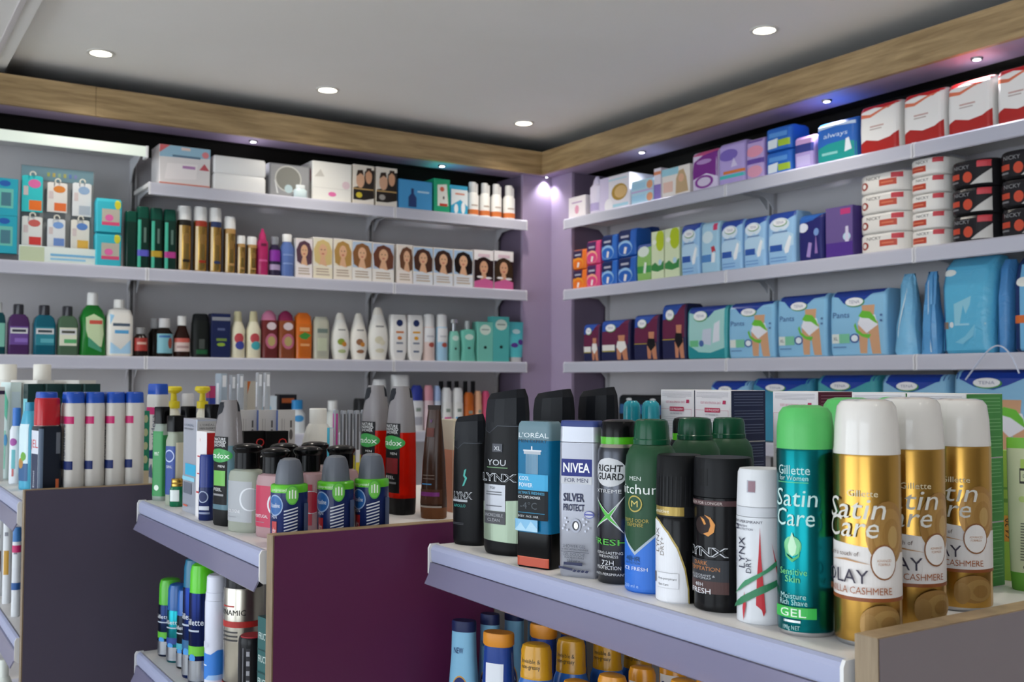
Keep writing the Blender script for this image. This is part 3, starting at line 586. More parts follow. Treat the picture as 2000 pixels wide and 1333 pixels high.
LW(Z2, 505, 527, 446, 'heat_spray_bottle', 'bottle', 'bright pink slim spray bottle with pointed nozzle', [('bottle', 'b12863:f', .9, 'e', [(0, .95, .95), (.02, 1, 1), (.7, 1, 1), (.78, .6, .7)]), ('nozzle', 'c22c6c', .9, 'e', [(.78, .6, .7), (.86, .6, .6), (.93, .3, .4), (1, .2, .25)])], [(0, 'front', [('r', .25, .62, .75, .68, '6a2040'), ('r', .1, .3, .9, .34, 'd35a94')])], d=.04)
LW(Z2, 529, 551, 462, 'serum_bottle', 'bottle', 'dark bottle with purple label and grey cap', jar_bottle('2c2340', '8b8e96:f', .8), [(0, 'front', [('r', -.2, .38, 1.2, .66, '8a2fa0'), ('r', -.2, .16, 1.2, .3, 'b09cc0')])], d=.04)
LW(Z2, 551, 578, 457, 'mousse_bottle', 'bottle', 'periwinkle blue bottle with white cap', jar_bottle('5c76b4', 'f0efee', .82), [(0, 'front', [('r', .1, .3, .9, .33, '8ba0d0'), ('r', .1, .5, .9, .53, '8ba0d0')])], d=.045)
HB = [(578, 611, 466, '5a3f4e', 'efe6e6', 'ebe0e4', 'hair dye box with a short dark purple haired model'), (612, 650, 464, 'd9bf80', 'efe6cf', 'ece6d2', 'hair dye box with a pale blonde model'), (652, 688, 467, 'b58c4a', 'efe6d8', 'ebe2cd', 'hair dye box with a golden blonde model'), (688, 727, 471, '8a5c34', 'dfe6ee', 'b7cbe0', 'hair dye box with a light brown wavy haired model'), (728, 770, 475, '6a3f2e', 'dfe6ee', 'b9c6dd', 'hair dye box with a chestnut model and a blue spot'),
      (776, 806, 478, '6b4630', 'efe6e0', 'e9ddd2', 'narrow hair dye box with half a brown haired model'), (807, 846, 482, '4a2c20', 'dfe3ea', 'a9c4e0', 'hair dye box with a long brown haired model'), (847, 885, 485, '38211a', 'dfe3ea', 'a9c4e0', 'hair dye box with a long dark brown haired model'), (886, 924, 488, '1f1614', 'dfe3ea', 'a9c4e0', 'hair dye box with a long black haired model')]
for a, b, y, hc, w, sky, lb in HB: LW(Z2, a, b, y, 'hair_colour_box', 'box', lb, carton('eee7e0'), [(0, 'front', hair_box(hc, 'f0eae3', w if w != 'dfe6ee' else 'efebe6', .5 if a != 776 else .62, sky))], 'hair dye boxes for women', d=.07)
LW(Z2, 926, 964, 489, 'root_colour_box', 'box', 'pink and white hair dye box, the one nearer the model boxes', carton('efe9ea'), [(0, 'front', HAIR2('2a1a18'))], 'pink and white hair dye boxes', d=.07)
LW(Z2, 965, 1003, 491, 'root_colour_box', 'box', 'pink and white hair dye box, the one nearest the lilac post', carton('efe9ea'), [(0, 'front', HAIR2('3a2a1a'))], 'pink and white hair dye boxes', d=.07)

# ================================================================ LEFT WALL, THIRD SHELF
def lister(a, b, y, col, lab, lb, cap='34343a:g'): LW(Z3, a, b, y, 'mouthwash_bottle', 'bottle', lb, mouthwash(col, cap), [(0, 'front', [('r', .08, .2, .92, .56, lab[0]), ('r', .1, .42, .9, .53, 'd8d8da'), ('r', .18, .45, .82, .5, lab[1]), ('r', .3, .25, .9, .33, lab[2])])], 'mouthwash bottles', d=.055)
LW(Z3, -14, 13, 590, 'mouthwash_bottle', 'bottle', 'dark teal mouthwash bottle cut by the left edge of the frame', mouthwash('10464e:f', 'd9dcdc'), [(0, 'front', [('r', .1, .15, .95, .6, '7fc0ae')])], d=.05)
lister(17, 60, 594, '4a2a5c:f', ('6b4a94', '3a3a4a', '8f6fc0'), 'purple mouthwash bottle with a black cap'); lister(67, 111, 596, '0f5c70:f', ('2a8494', '3c4a50', '5fb0bc'), 'teal blue mouthwash bottle with a black cap'); lister(114, 155, 598, '4c6650:f', ('e3e4cf', '4a4a40', '5cb070'), 'grey green mouthwash bottle with pale label')
LW(Z3, 158, 211, 571, 'green_mouthwash_bottle', 'bottle', 'large bright green mouthwash bottle with tall white cap', [('bottle', '1d7a2c:f', .6, 'e', [(0, .93, .93), (.02, 1, 1), (.45, .9, .95), (.6, .97, .95), (.72, .75, .8), (.8, .42, .6)]), ('cap', 'efefec', 1, 'e', [(.8, .42, .65), (.98, .4, .62), (1, .34, .5)])], [(0, 'front', [('p', [(.2, .6), (.22, .4), (.35, .2), (.8, .14), (.9, .35), (.85, .58), (.5, .66)], 'c9dcb0'), ('r', .34, .5, .82, .56, 'd0584a'), ('p', [(.3, .15), (.3, .3), (.8, .12), (.8, .06)], '4a9a78')])], d=.07)
LW(Z3, 211, 263, 585, 'white_lotion_bottle', 'bottle', 'white bottle with sky blue print and white screw cap', [('bottle', 'ece9e2', .5, 'e', [(0, .9, .9), (.03, 1, 1), (.7, 1, 1), (.82, .8, .85), (.85, .4, .6)]), ('cap', 'efede8', 1, 'e', [(.85, .42, .62), (1, .4, .6)])], [(0, 'front', [('r', .2, .53, .85, .58, '4a5a6c'), ('r', .27, .4, .8, .46, '5aa6d8'), ('p', [(.1, .05), (.12, .25), (.5, .12), (.9, .3), (.9, .05)], 'a9d0ea'), ('p', [(.08, .74), (.1, .55), (.25, .72)], '9ccbe8')])], d=.07)
LW(Z3, 264, 292, 640, 'medicine_jar', 'jar', 'short black jar with a red label, beside the white lotion bottle', jar_bottle('201614:f', '8f8f90', .78), [(0, 'front', [('r', -.1, .2, 1.1, .64, 'a83830'), ('r', .15, .42, .85, .5, 'd8b0a0')])], d=.05)
LW(Z3, 293, 320, 622, 'medicine_bottle', 'bottle', 'dark medicine bottle half hidden behind the blue labelled one', jar_bottle('1a1412:f', '9a9a9c', .74), d=.045, off=.07)
LW(Z3, 308, 341, 622, 'cough_syrup_bottle', 'bottle', 'dark syrup bottle with a pale blue label and grey cap', jar_bottle('1d1512:f', 'c4c4c6', .76), [(0, 'front', [('r', -.05, .1, 1.05, .6, '7db4c0'), ('e', .8, .36, .16, .14, '9a4a3a'), ('r', .1, .5, .8, .56, '3f6fa8')])], d=.05, off=.02)
LW(Z3, 343, 375, 617, 'syrup_bottle', 'bottle', 'dark syrup bottle with white cap and pink white label', [('bottle', '2a1712:f', 1, 'e', [(0, .95, .95), (.02, 1, 1), (.5, .98, .98), (.68, .62, .62), (.77, .5, .5)]), ('cap', 'eceae6', 1, 'e', [(.77, .56, .56), (.99, .56, .56), (1, .5, .5)])], [(0, 'front', [('r', -.1, .14, 1.1, .46, 'd9c3bc'), ('r', -.1, .36, 1.1, .46, 'c65c50'), ('r', .1, .22, .9, .28, 'b0908c')])], d=.05)
LW(Z3, 377, 413, 613, 'shower_gel_bottle', 'bottle', 'matt black gel bottle with green foot print on the third shelf', gel_bottle('1b1e1d', '15181a', .84, .8), [(0, 'front', [('r', .2, .08, .85, .18, '1f5a36'), ('r', .35, .2, .65, .42, '4a4f4c')])], d=.05)
LW(Z3, 414, 451, 613, 'aftershave_box', 'box', 'navy box with silver top band and lime mark', carton('1c2650'), [(0, 'front', [('r', 0, .84, 1, .92, '8d9098'), ('r', .3, .62, .7, .67, '5a648a'), ('r', .25, .38, .8, .44, '6f8a3c'), ('e', .5, .3, .22, .04, '8fae3a')])], d=.05)
for a, b, ac, w in ((454, 482, '3f4a9a', 'blue'), (485, 513, '45a8b0', 'turquoise')): LW(Z3, a, b, 608, 'body_spray_bottle', 'bottle', 'cream bottle with red and '+w+' flower print', [('bottle', 'e6dfc4', .9, 'e', [(0, .9, .9), (.02, 1, 1), (.6, 1, 1), (.78, .6, .6)]), ('cap', 'd9d0a6', 1, 'e', [(.78, .6, .6), (.98, .5, .5), (1, .4, .4)])], [(0, 'front', [('e', .5, .42, .34, .11, 'c04a50'), ('e', .58, .27, .34, .09, ac)])], 'cream flower print bottles', d=.045)
for a, b, y, bc, cc, w in ((514, 545, 606, '6a2a2a', 'c87a9a', 'maroon bottle with pink dome cap and round pink label'), (546, 578, 607, '8a4626', '8a2350', 'brown bottle with crimson dome cap and round pink label')): LW(Z3, a, b, y, 'bath_bottle', 'bottle', w, [('bottle', bc+':f', .5, 'e', [(0, .9, .9), (.02, 1, 1), (.76, 1, 1), (.79, .95, .9)]), ('cap', cc+':f', .9, 'e', [(.79, .95, .9), (.9, .85, .8), (.97, .5, .5), (1, .2, .2)])], [(0, 'front', [('e', .55, .67, .3, .08, 'e0cfd2'), ('e', .55, .36, .38, .16, 'c06a84'), ('e', .55, .36, .24, .1, 'b8a46a')])], 'dome capped bath bottles', d=.05)
LW(Z3, 579, 612, 611, 'sun_lotion_bottle', 'bottle', 'orange bottle with slanted cap and green print', [('bottle', 'cf6a1c:f', .5, 'e', [(0, .88, .9), (.02, .95, 1), (.7, 1, 1), (.76, .95, .9)]), ('cap', 'dd6e18:f', .5, 'e', [(.76, .95, .9), (.92, .9, .8), (1, .5, .5)])], [(0, 'front', [('r', .2, .6, .8, .68, 'e8b07a'), ('p', [(.15, .5), (.5, .58), (.9, .52), (.6, .42), (.3, .44)], '3f8f3a'), ('r', .25, .28, .8, .33, 'e9a56a')])], d=.05)
LW(Z3, 614, 646, 619, 'face_wash_tube', 'tube', 'grey green translucent tube with pale print', [('tube', 'b9b9a8:f', .6, 'e', [(0, .85, .9), (.02, .95, 1), (.6, 1, 1), (.9, .95, .9), (1, .7, .6)])], [(0, 'front', [('r', .2, .62, .85, .72, '6f7f78'), ('r', .2, .2, .8, .5, 'c6ccb0')])], d=.045)
for a, b, y, bc, f1, w in ((651, 687, 611, 'ebe9e2', '8fa23c', 'white leaf shaped lotion bottle with avocado print'), (688, 722, 612, 'ebe7df', '9a6a4a', 'white leaf shaped lotion bottle with nut print'), (723, 763, 600, 'eceae4', 'd8d2b8', 'tallest white leaf shaped lotion bottle, with a small gold mark')): LW(Z3, a, b, y, 'body_lotion_bottle', 'bottle', w, dove(bc, 'e9e4da'), [(0, 'front', [('e', .45, .38, .2, .07, f1), ('e', .62, .33, .14, .05, 'cf8a3a' if f1 != 'd8d2b8' else 'e2dcc4'), ('r', .3, .62, .7, .65, '8c8c8a'), ('e', .5, .18, .22, .04, 'b5c08a' if f1 == '8fa23c' else f1)])], 'leaf shaped white lotion bottles', d=.05)
for a, b, y, oc in ((765, 797, 615, 'd07a3a'), (798, 829, 616, 'e0a02c')): LW(Z3, a, b, y, 'body_milk_bottle', 'bottle', 'white squared lotion bottle with navy disc and '+('brown' if a == 765 else 'yellow')+' print', [('bottle', 'e8e6e4', .5, 'r', [(0, .7, .9), (.05, .78, 1), (.22, 1, 1), (.9, 1, .95), (1, .86, .8)])], [(0, 'front', [('e', .5, .82, .2, .075, '23315f'), ('r', .28, .6, .75, .64, oc), ('e', .5, .49, .14, .04, oc), ('r', .3, .36, .7, .4, '7f8799'), ('r', .32, .18, .68, .22, '66708a')])], 'white squared bottles with navy disc', d=.05)
for a, b, c1, w in ((830, 853, 'e6cfc8', 'pink'), (856, 878, 'a8d0ea', 'pale blue')): LW(Z3, a, b, 613, 'deodorant_can', 'can', 'white topped deodorant can with '+w+' body', spray(c1, 'ececec:f', .72, .9, .5), [(0, 'front', [('r', 0, .4, 1, .7, 'e6e6e8'), ('e', .6, .34, .25, .05, 'b0564a'), ('r', .2, .5, .8, .54, 'c6c6cc')])], 'pastel deodorant cans', d=.04)
LW(Z3, 880, 901, 624, 'hand_soap_pump', 'bottle', 'slim mint bottle with chrome pump', [('bottle', '7fc6b4', .8, 'e', [(0, .95, .95), (.02, 1, 1), (.6, .95, .95), (.72, .7, .7)]), ('pump_head', 'c9cdd0:m', 1, 'e', [(.72, .3, .3), (.9, .3, .3), (.91, .7, .7), (1, .6, .6)])], [(0, 'front', [('e', .5, .55, .3, .06, 'cfe6dc'), ('e', .5, .3, .1, .03, '3a4a48')])], d=.035)
LW(Z3, 902, 932, 627, 'hand_wash_bottle', 'bottle', 'mint waisted bottle with small grey cap', [('bottle', '6fc4b2', .6, 'e', [(0, .95, .95), (.02, 1, 1), (.3, .8, .9), (.6, .95, .95), (.76, .9, .9), (.8, .3, .5)]), ('cap', 'b4babb:f', 1, 'e', [(.8, .3, .55), (1, .3, .5)])], [(0, 'front', [('e', .5, .6, .28, .07, 'cfe6dc'), ('e', .5, .33, .1, .03, '3a4a48')])], d=.04)
LW(Z3, 933, 963, 629, 'hand_cream_box', 'box', 'shorter mint box with a pale disc', carton('78c6b6'), [(0, 'front', [('e', .5, .8, .36, .13, 'd6e6da'), ('r', .25, .79, .75, .82, '8aa09a'), ('e', .5, .36, .1, .04, '27403e')])], 'mint boxes', d=.05)
LW(Z3, 963, 995, 619, 'hand_cream_box', 'box', 'taller mint box with a pale disc', carton('55b7b4'), [(0, 'front', [('e', .5, .82, .36, .12, 'd6e6da'), ('r', .25, .81, .75, .84, '8aa09a'), ('e', .5, .33, .1, .035, '1f3436')])], 'mint boxes', d=.05)
LW(Z3, 996, 1026, 629, 'foot_cream_tube', 'tube', 'turquoise tube standing on its cap with a purple flower', tube('58c2ca:f', 'c6c6c8', .12), [(1, 'front', [('e', .5, .76, .25, .06, 'c9e8ea'), ('e', .35, .42, .22, .06, '5a3a92'), ('e', .75, .5, .18, .07, '5a3a92')])], d=.035)

# ================================================================ LEFT WALL, FOURTH SHELF (seen over the island units)
LW(Z4, 569, 600, 782, 'blue_cap_bottle', 'bottle', 'white bottle with bright blue cap on the fourth shelf', jar_bottle('e0e6ea', '2f8fd0', .72), [(0, 'front', [('e', .5, .45, .36, .1, '4a9ad4')])], d=.045)
LW(Z4, 545, 580, 771, 'razor_box', 'box', 'black box with orange top print on the fourth shelf', carton('26242a'), [(0, 'front', [('r', .15, .78, .85, .9, 'd9723c'), ('r', .2, .5, .8, .56, '6a6a70')])], d=.05, off=.1)
LW(Z4, 508, 541, 774, 'cream_box', 'box', 'pale blue and white box left of the black and orange box', carton('d6e2ea'), [(0, 'front', [('e', .4, .6, .3, .2, '8fc4e0')])], d=.05)
for k, (a, b, y, bc, cc, ac, w) in enumerate([(806, 830, 753, 'e3e3e6', '2c3a96', 'a9a9b4', 'roll-on bottle with navy blue cap'), (831, 850, 753, 'e3c9cf', 'dc9aa6', 'c9a0b0', 'roll-on bottle with salmon pink cap'), (851, 864, 754, 'd3dcee', 'a9bfe6', '9ab0dc', 'roll-on bottle with pale blue cap'),
    (866, 886, 758, 'eeedea', 'f0efee', 'd84a98', 'white roll-on bottle with magenta label'), (888, 908, 758, 'eeedea', 'f0efee', '3f9ad0', 'white roll-on bottle with sky blue label'), (910, 929, 767, 'c8641e', 'c8641e', '8a3f14', 'orange bottle beside the white roll-ons'), (931, 944, 764, 'e6b08c', 'e6b08c', 'd98a6a', 'peach bottle on the fourth shelf'), (945, 960, 764, 'd8507a', 'd8507a', 'a92c58', 'raspberry pink bottle on the fourth shelf')]):
    LW(Z4, a, b, y, 'roll_on_bottle', 'bottle', w, [('bottle', bc, .8, 'e', [(0, .9, .9), (.02, 1, 1), (.62, 1, 1), (.66, .9, .9)]), ('cap', cc, .9, 'e', [(.66, .95, .95), (.9, .95, .95), (1, .6, .6)])], [(0, 'front', [('r', .15, .12, .85, .3, ac), ('r', .3, .42, .7, .5, '8f9a90')])], 'roll-on bottles on the fourth shelf', d=.04)
for k, (a, b) in enumerate([(858, 870), (874, 886), (889, 900), (906, 917), (921, 932)]):
    LW(Z4, a, b, 745, 'nail_polish_bottle', 'bottle', ['first', 'second', 'third', 'fourth', 'fifth'][k]+' black capped slim bottle behind the white roll-ons, counted from the left', [('bottle', '4a2a30:f', .6, 'r', [(0, .95, .95), (.02, 1, 1), (.5, 1, 1), (.56, .6, .6)]), ('cap', '1a191c', 1, 'e', [(.56, .75, .75), (1, .7, .7)])], (), 'black capped slim bottles', d=.025, off=.11)
for k, (a, b, y) in enumerate([(735, 758, 742), (752, 776, 738), (770, 804, 733)]):
    LW(Z4, a, b, y, 'cotton_wool_pack', 'pack', ['short', 'middle', 'tall'][k]+' white translucent pack at the back of the fourth shelf above the red bottles', bag('e6e6e6:w', .9), (), 'white packs at the back of the fourth shelf', d=.06, off=.03+.0*k) if k != 1 else None
LW(Z4, 700, 733, 779, 'black_pack', 'pack', 'low black pack on the fourth shelf left of the white packs', bag('2a2a2c'), (), None, d=.06)
LW(Z4, 641, 668, 783, 'white_cap_jar', 'jar', 'small white capped jar on the fourth shelf', jar_bottle('d9dcd6', 'eeeeec', .7), (), None, d=.05)

# ================================================================ RIGHT WALL, TOP SHELF
RW(Z1, 1110, 1144, 384, 'maternity_box', 'box', 'small white box nearest the lilac post on the top right shelf', carton('efe9ec'), [(0, 'front', [('r', .2, .7, .8, .76, 'b79ac0'), ('e', .5, .4, .12, .2, 'e0a0b8')])], d=.08)
RW(Z1, 1147, 1170, 344, 'cleansing_bottle', 'bottle', 'slim lilac white bottle with pointed cap', [('bottle', 'e2dcf0', 1, 'e', [(0, .95, .95), (.02, 1, 1), (.72, 1, 1), (.8, .6, .6)]), ('cap', 'd6d0ea', 1, 'e', [(.8, .6, .6), (.9, .5, .5), (1, .2, .2)])], [(0, 'front', [('r', .1, .1, .9, .3, 'b9acd8')])], d=.045)
RW(Z1, 1171, 1231, 343, 'nappy_cream_box', 'box', 'large white and lilac box with a round golden photo', carton('e9e6ee', .05), [(0, 'front', [('r', 0, 0, .3, 1, 'd6cdea'), ('e', .66, .5, .26, .24, 'b08c3a'), ('e', .7, .5, .2, .18, 'dab67c'), ('e', .3, .16, .14, .2, 'f2f0f6'), ('r', .3, .86, .9, .9, 'bfe0ec'), ('r', .45, .08, .95, .16, 'a9d6e6')])], d=.14)
stack(on_right, Z1, 1233, 1276, 351, 2, 'breast_pad_box', 'box', ['pale blue box with orange picture, lower of its stack', 'pale blue box with orange picture, upper of its stack'], carton('b9dcec'), [(0, 'front', [('r', .0, .3, .65, .8, 'a5d2ea'), ('e', .85, .5, .14, .34, 'e0a078'), ('r', 0, .0, 1, .14, 'c9b3dc')])], 'pale blue boxes with orange picture', .09)
RW(Z1, 1277, 1291, 329, 'narrow_box', 'box', 'tall narrow white and violet box', carton('e9e2ee'), [(0, 'front', [('r', 0, 0, 1, .5, '8f7cc4'), ('r', 0, .8, 1, .9, 'e0906a')])], d=.08)
RW(Z1, 1292, 1348, 326, 'wax_strip_box', 'box', 'white box with a blonde model and turquoise top', carton('efe8e2'), [(0, 'front', [('r', 0, .76, .6, 1, '9ed0e0'), ('p', [(.5, .1), (.52, .6), (.62, .85), (.78, .88), (.88, .6), (.95, .12)], 'c9ac84'), ('e', .7, .6, .1, .14, 'e4b494'), ('r', .05, .2, .4, .55, 'ecc7b8')])], d=.08)
PURP = [('r', 0, 0, 1, 1, 'ddd2ea'), ('p', [(.0, .3), (.1, .75), (.5, .9), (1, .95), (1, .3), (.6, .42)], '7c2c8c'), ('e', .5, .22, .36, .16, '8a3a9a'), ('e', .5, .22, .26, .11, 'd9cde4'), ('e', .5, .72, .3, .06, 'b48fc9'), ('p', [(.0, .9), (.3, 1), (1, 1), (1, .94), (.5, .88)], 'cf5a8a')]
RW(Z1, 1350, 1401, 294, 'purple_pad_pack', 'pack', 'white and purple sanitary pack with a ring logo', bag('ddd2ea', .3), [(0, 'front', PURP)], d=.09)
LIL = [('r', 0, 0, 1, 1, 'b9a6e0'), ('r', .0, .16, 1, .24, '4fc4c0'), ('r', .2, .26, 1, .33, 'e0803c'), ('e', .4, .7, .35, .14, '7b67bd'), ('p', [(.5, .4), (.6, .62), (.75, .42)], 'dcd2f2')]
RW(Z1, 1402, 1455, 277, 'lilac_pad_pack', 'pack', 'lilac sanitary pack with orange and turquoise stripes', bag('b9a6e0', .3), [(0, 'front', LIL)], d=.09)
RW(Z1, 1456, 1492, 270, 'pink_pad_pack', 'pack', 'lilac sanitary pack with two pink ovals', bag('a88fd0', .3), [(0, 'front', [('r', 0, 0, 1, 1, 'c2a8dc'), ('r', .0, .38, 1, .5, '6a50a8'), ('e', .5, .2, .42, .14, 'e8a4bc'), ('e', .5, .68, .45, .14, 'ea9cb4'), ('r', .1, .9, .9, .95, '7a60b4')])], d=.09)
ALW = [('r', 0, 0, 1, 1, '2a6cc8'), ('r', .15, .55, .85, .75, '5c9ae0'), ('p', [(.1, .1), (.12, .45), (.5, .5), (.45, .12)], 'e4edf4'), ('r', .5, .15, .95, .42, 'a9c83a')]
stack(on_right, Z1, 1494, 1546, 246, 2, 'blue_pad_pack', 'pack', ['bright blue pack with lime patch, lower of its stack', 'bright blue pack with lime patch, upper of its stack'], bag('2a6cc8', .3), [(0, 'front', ALW)], 'bright blue packs with lime patch', .1)
RW(Z1, 1550, 1589, 265, 'liner_pack', 'pack', 'small lilac pack with navy band between the blue packs', bag('b7a2dc', .3), [(0, 'front', [('r', 0, .5, 1, .75, '34408c'), ('r', 0, .75, 1, 1, 'cfa6d8'), ('r', .15, .1, .85, .4, 'c9bcea')])], d=.09)
RW(Z1, 1593, 1673, 234, 'night_pad_pack', 'pack', 'large blue sanitary pack with a teal lower half', bag('2a66bc', .25), [(0, 'front', [('r', 0, 0, 1, 1, '2a66bc'), ('p', [(0, 0), (1, 0), (1, .4), (.7, .48), (.3, .46), (0, .36)], '1f9a94'), ('t', 'always', .5, .66, .11, 'cfe0f4', {'w': .6, 'sk': .15}), ('p', [(.72, .2), (.76, .5), (.84, .52), (.9, .24)], 'e6eef4'), ('p', [(.02, .82), (.5, .86), (.98, .82), (.98, .9), (.02, .92)], 'c3d6ee'), ('r', .15, .2, .55, .26, '8fd0cc')])], d=.12)
REDW = [('r', 0, 0, 1, 1, 'f1efec'), ('p', [(0, 1), (0, .86), (.4, .93), (.75, .86), (1, .95), (1, 1)], 'cf2a2a'), ('p', [(0, .84), (.3, .8), (.6, .88), (.95, .92), (.6, .84), (.3, .74), (0, .76)], 'e07a5a'), ('p', [(0, 0), (1, 0), (1, .38), (.8, .28), (.5, .24), (.2, .3), (0, .22)], 'b0201c'), ('r', .3, .53, .65, .56, 'c9a8a0'), ('r', .3, .48, .6, .5, 'b9aaa4')]
for k, (a, b, y) in enumerate([(1676, 1755, 192), (1761, 1843, 168), (1847, 1938, 145), (1943, 2032, 118)]):
    RW(Z1, a, b, y+9, 'sanitary_towel_pack', 'pack', ['first', 'second', 'third', 'fourth'][k]+' red and white wave printed pack counting away from the lilac post', bag('f1efec', .3), [(0, 'front', REDW), (0, 'left', [('r', .1, .1, .9, .9, 'e8e6e2')])], 'red and white packs on the top right shelf', d=.12)

# ================================================================ RIGHT WALL, SECOND SHELF
def tena_small(c, dark): return [('r', 0, 0, 1, 1, c), ('r', .05, .55, .72, .96, dark), ('r', .18, .68, .62, .76, 'b9b9c8'), ('e', .42, .3, .4, .28, 'f0a02c' if c == 'ee7a28' else ('f4b090' if c == 'e24a84' else '9ac4ea')), ('e', .42, .26, .36, .22, c), ('p', [(.34, .1), (.4, .34), (.54, .32), (.46, .08)], 'f4ede8')]
def small(a, b, y, c, dark, w, dd=.07): stack(on_right, Z2, a, b, y, 2, 'small_liner_pack', 'pack', ['small '+w+' pack, lower of its stack of two', 'small '+w+' pack, upper of its stack of two'], bag(c, .2), [(0, 'front', tena_small(c, dark))], 'stacked small liner packs', dd)
small(1118, 1145, 487, 'ee7a28', '3a2c4c', 'orange'); small(1145, 1172, 470, 'e24a84', '4a2c5c', 'hot pink')
stack(on_right, Z2, 1174, 1205, 458, 2, 'small_liner_pack', 'pack', ['narrower small blue pack, lower of its stack of two', 'narrower small blue pack, upper of its stack of two'], bag('2a6cc6', .2), [(0, 'front', tena_small('2a6cc6', '1d2c5c'))], 'stacked small liner packs', .08)
stack(on_right, Z2, 1206, 1242, 447, 2, 'small_liner_pack', 'pack', ['wider small blue pack, lower of its stack of two', 'wider small blue pack, upper of its stack of two'], bag('2562bc', .2), [(0, 'front', tena_small('2562bc', '1d2c5c'))], 'stacked small liner packs', .09)
RW(Z2, 1240, 1271, 445, 'navy_liner_pack', 'pack', 'navy pack standing behind the small green pack', bag('1c3c80', .3), (), None, d=.06, off=.13)
GRN = [('r', 0, 0, 1, 1, '8fc06a'), ('p', [(0, 1), (0, .8), (.4, .86), (1, .9), (1, 1)], '2c50a0'), ('e', .5, .78, .4, .14, 'dfeadf'), ('r', 0, .22, 1, .4, '3f9a4a'), ('p', [(.5, .22), (.6, .5), (.75, .48), (.66, .2)], 'eef2ea')]
RW(Z2, 1243, 1271, 476, 'small_green_pack', 'pack', 'small green pack with a white oval and blue top', bag('8fc06a', .25), [(0, 'front', GRN)], d=.09)
LIME = [('r', 0, 0, 1, 1, 'dbe6c0'), ('e', .7, .8, .35, .22, 'b6c926'), ('p', [(0, .3), (.3, .36), (.6, .28), (1, .38), (1, .2), (.5, .16), (0, .2)], '3b8a48'), ('e', .7, .35, .14, .06, 'bcdcec'), ('e', .25, .78, .16, .05, 'f0f2e6')]
for a, b, y, w in ((1272, 1297, 452, 'nearer the lilac post'), (1298, 1327, 446, 'beside the pale blue packs')): RW(Z2, a, b, y, 'lime_liner_box', 'box', 'lime and cream box, the one '+w, carton('dbe6c0'), [(0, 'front', LIME)], 'lime and cream boxes', d=.09)
LT = [(1329, 1366, 437, 'first pale blue pack with a slipper shaped pad, counted from the lime boxes'), (1406, 1449, 430, 'second pale blue pack with pad print, right of the frosty pack'), (1451, 1495, 424, 'third pale blue pack with pad print, right of the frosty pack'), (1498, 1553, 414, 'largest pale blue pack with pad print, next to the indigo pack')]
for a, b, y, w in LT: RW(Z2, a, b, y, 'pale_blue_pad_pack', 'pack', w, bag('8fbce6', .25), [(0, 'front', lights_art())], 'pale blue pad packs', d=.1)
RW(Z2, 1368, 1404, 433, 'frosty_pad_pack', 'pack', 'icy blue pack with a red tag and red ribbon print', bag('a4cde2', .25), [(0, 'front', [('r', 0, 0, 1, 1, 'a6cfe6'), ('r', .7, .82, .92, .95, 'd0406a'), ('e', .4, .7, .3, .12, 'd3e6ee'), ('p', [(.6, .5), (.78, .52), (.86, .4), (.75, .42), (.66, .36)], 'c23a48'), ('r', .05, .22, .6, .36, '4f86c4'), ('p', [(.6, .2), (.66, .4), (.84, .38), (.8, .2)], 'eef2f6')])], d=.1)
RW(Z2, 1557, 1608, 418, 'night_pad_pack', 'pack', 'shiny indigo pack leaning beside the purple box', bag('26286c', .3), [(0, 'front', [('r', 0, 0, 1, 1, '28286a'), ('p', [(0, 1), (0, .8), (.6, .86), (1, 1)], '2f66b8'), ('e', .22, .72, .2, .1, 'dfe3f0'), ('e', .75, .6, .1, .08, '7a9ad0'), ('p', [(.35, .1), (.45, .4), (.58, .38), (.5, .08)], 'a990cc'), ('p', [(.68, .15), (.74, .55), (.8, .15)], '9a78b8')])], d=.11)
RW(Z2, 1612, 1666, 404, 'purple_pad_box', 'box', 'purple box with a magenta tag at its top corner', carton('4c3a84', .08), [(0, 'front', [('r', 0, 0, 1, .3, '52308c'), ('r', 0, .3, 1, 1, '6a5690'), ('r', .55, .84, .92, .95, 'c23a78'), ('e', .78, .4, .14, .08, 'bcd6e6'), ('p', [(.72, .3), (.74, .6), (.84, .6), (.86, .3)], 'd6cfe6')])], d=.1)
def tissue(col, side): return [('film_wrap', col+':w', .7, 'r', [(0, .97, .88), (.07, 1, .98), (.25, 1, 1), (.85, 1, 1), (.95, .99, .95), (1, .95, .84)])]
WT = [('r', .03, .12, .97, .9, 'e8e4de'), ('r', .52, .3, .86, .62, 'c4513c'), ('t', 'NICKY', .4, .74, .16, '5a5048', {'w': .3}), ('r', .76, .64, .97, .9, 'c9404a'), ('r', .56, .42, .8, .5, 'd97a5c'), ('e', .2, .4, .09, .2, '9c3a28'), ('e', .2, .4, .05, .12, 'e8e4de')]
WT2 = [('r', .05, .12, .97, .9, 'e9e6e1'), ('r', .1, .22, .55, .56, 'b9442f'), ('t', 'NICKY', .45, .76, .16, '4a443c', {'w': .34}), ('r', .72, .66, .97, .94, 'c9404a'), ('r', .15, .34, .48, .42, 'd97a5c')]
stack(on_right, Z2, 1668, 1764, 337, 4, 'white_tissue_pack', 'pack', ['white and red tissue pack, '+w+' of the stack of four' for w in ('bottom', 'second from bottom', 'second from top', 'top')], tissue('e9e6e1', 0), [(0, 'front', WT)], 'white and red tissue packs', .15, .02)
stack(on_right, Z2, 1768, 1842, 308, 5, 'white_tissue_pack', 'pack', ['white and red tissue pack, '+w+' of the stack of five' for w in ('bottom', 'second from bottom', 'middle', 'second from top', 'top')], tissue('e9e6e1', 0), [(0, 'front', WT2)], 'white and red tissue packs', .15, .02)
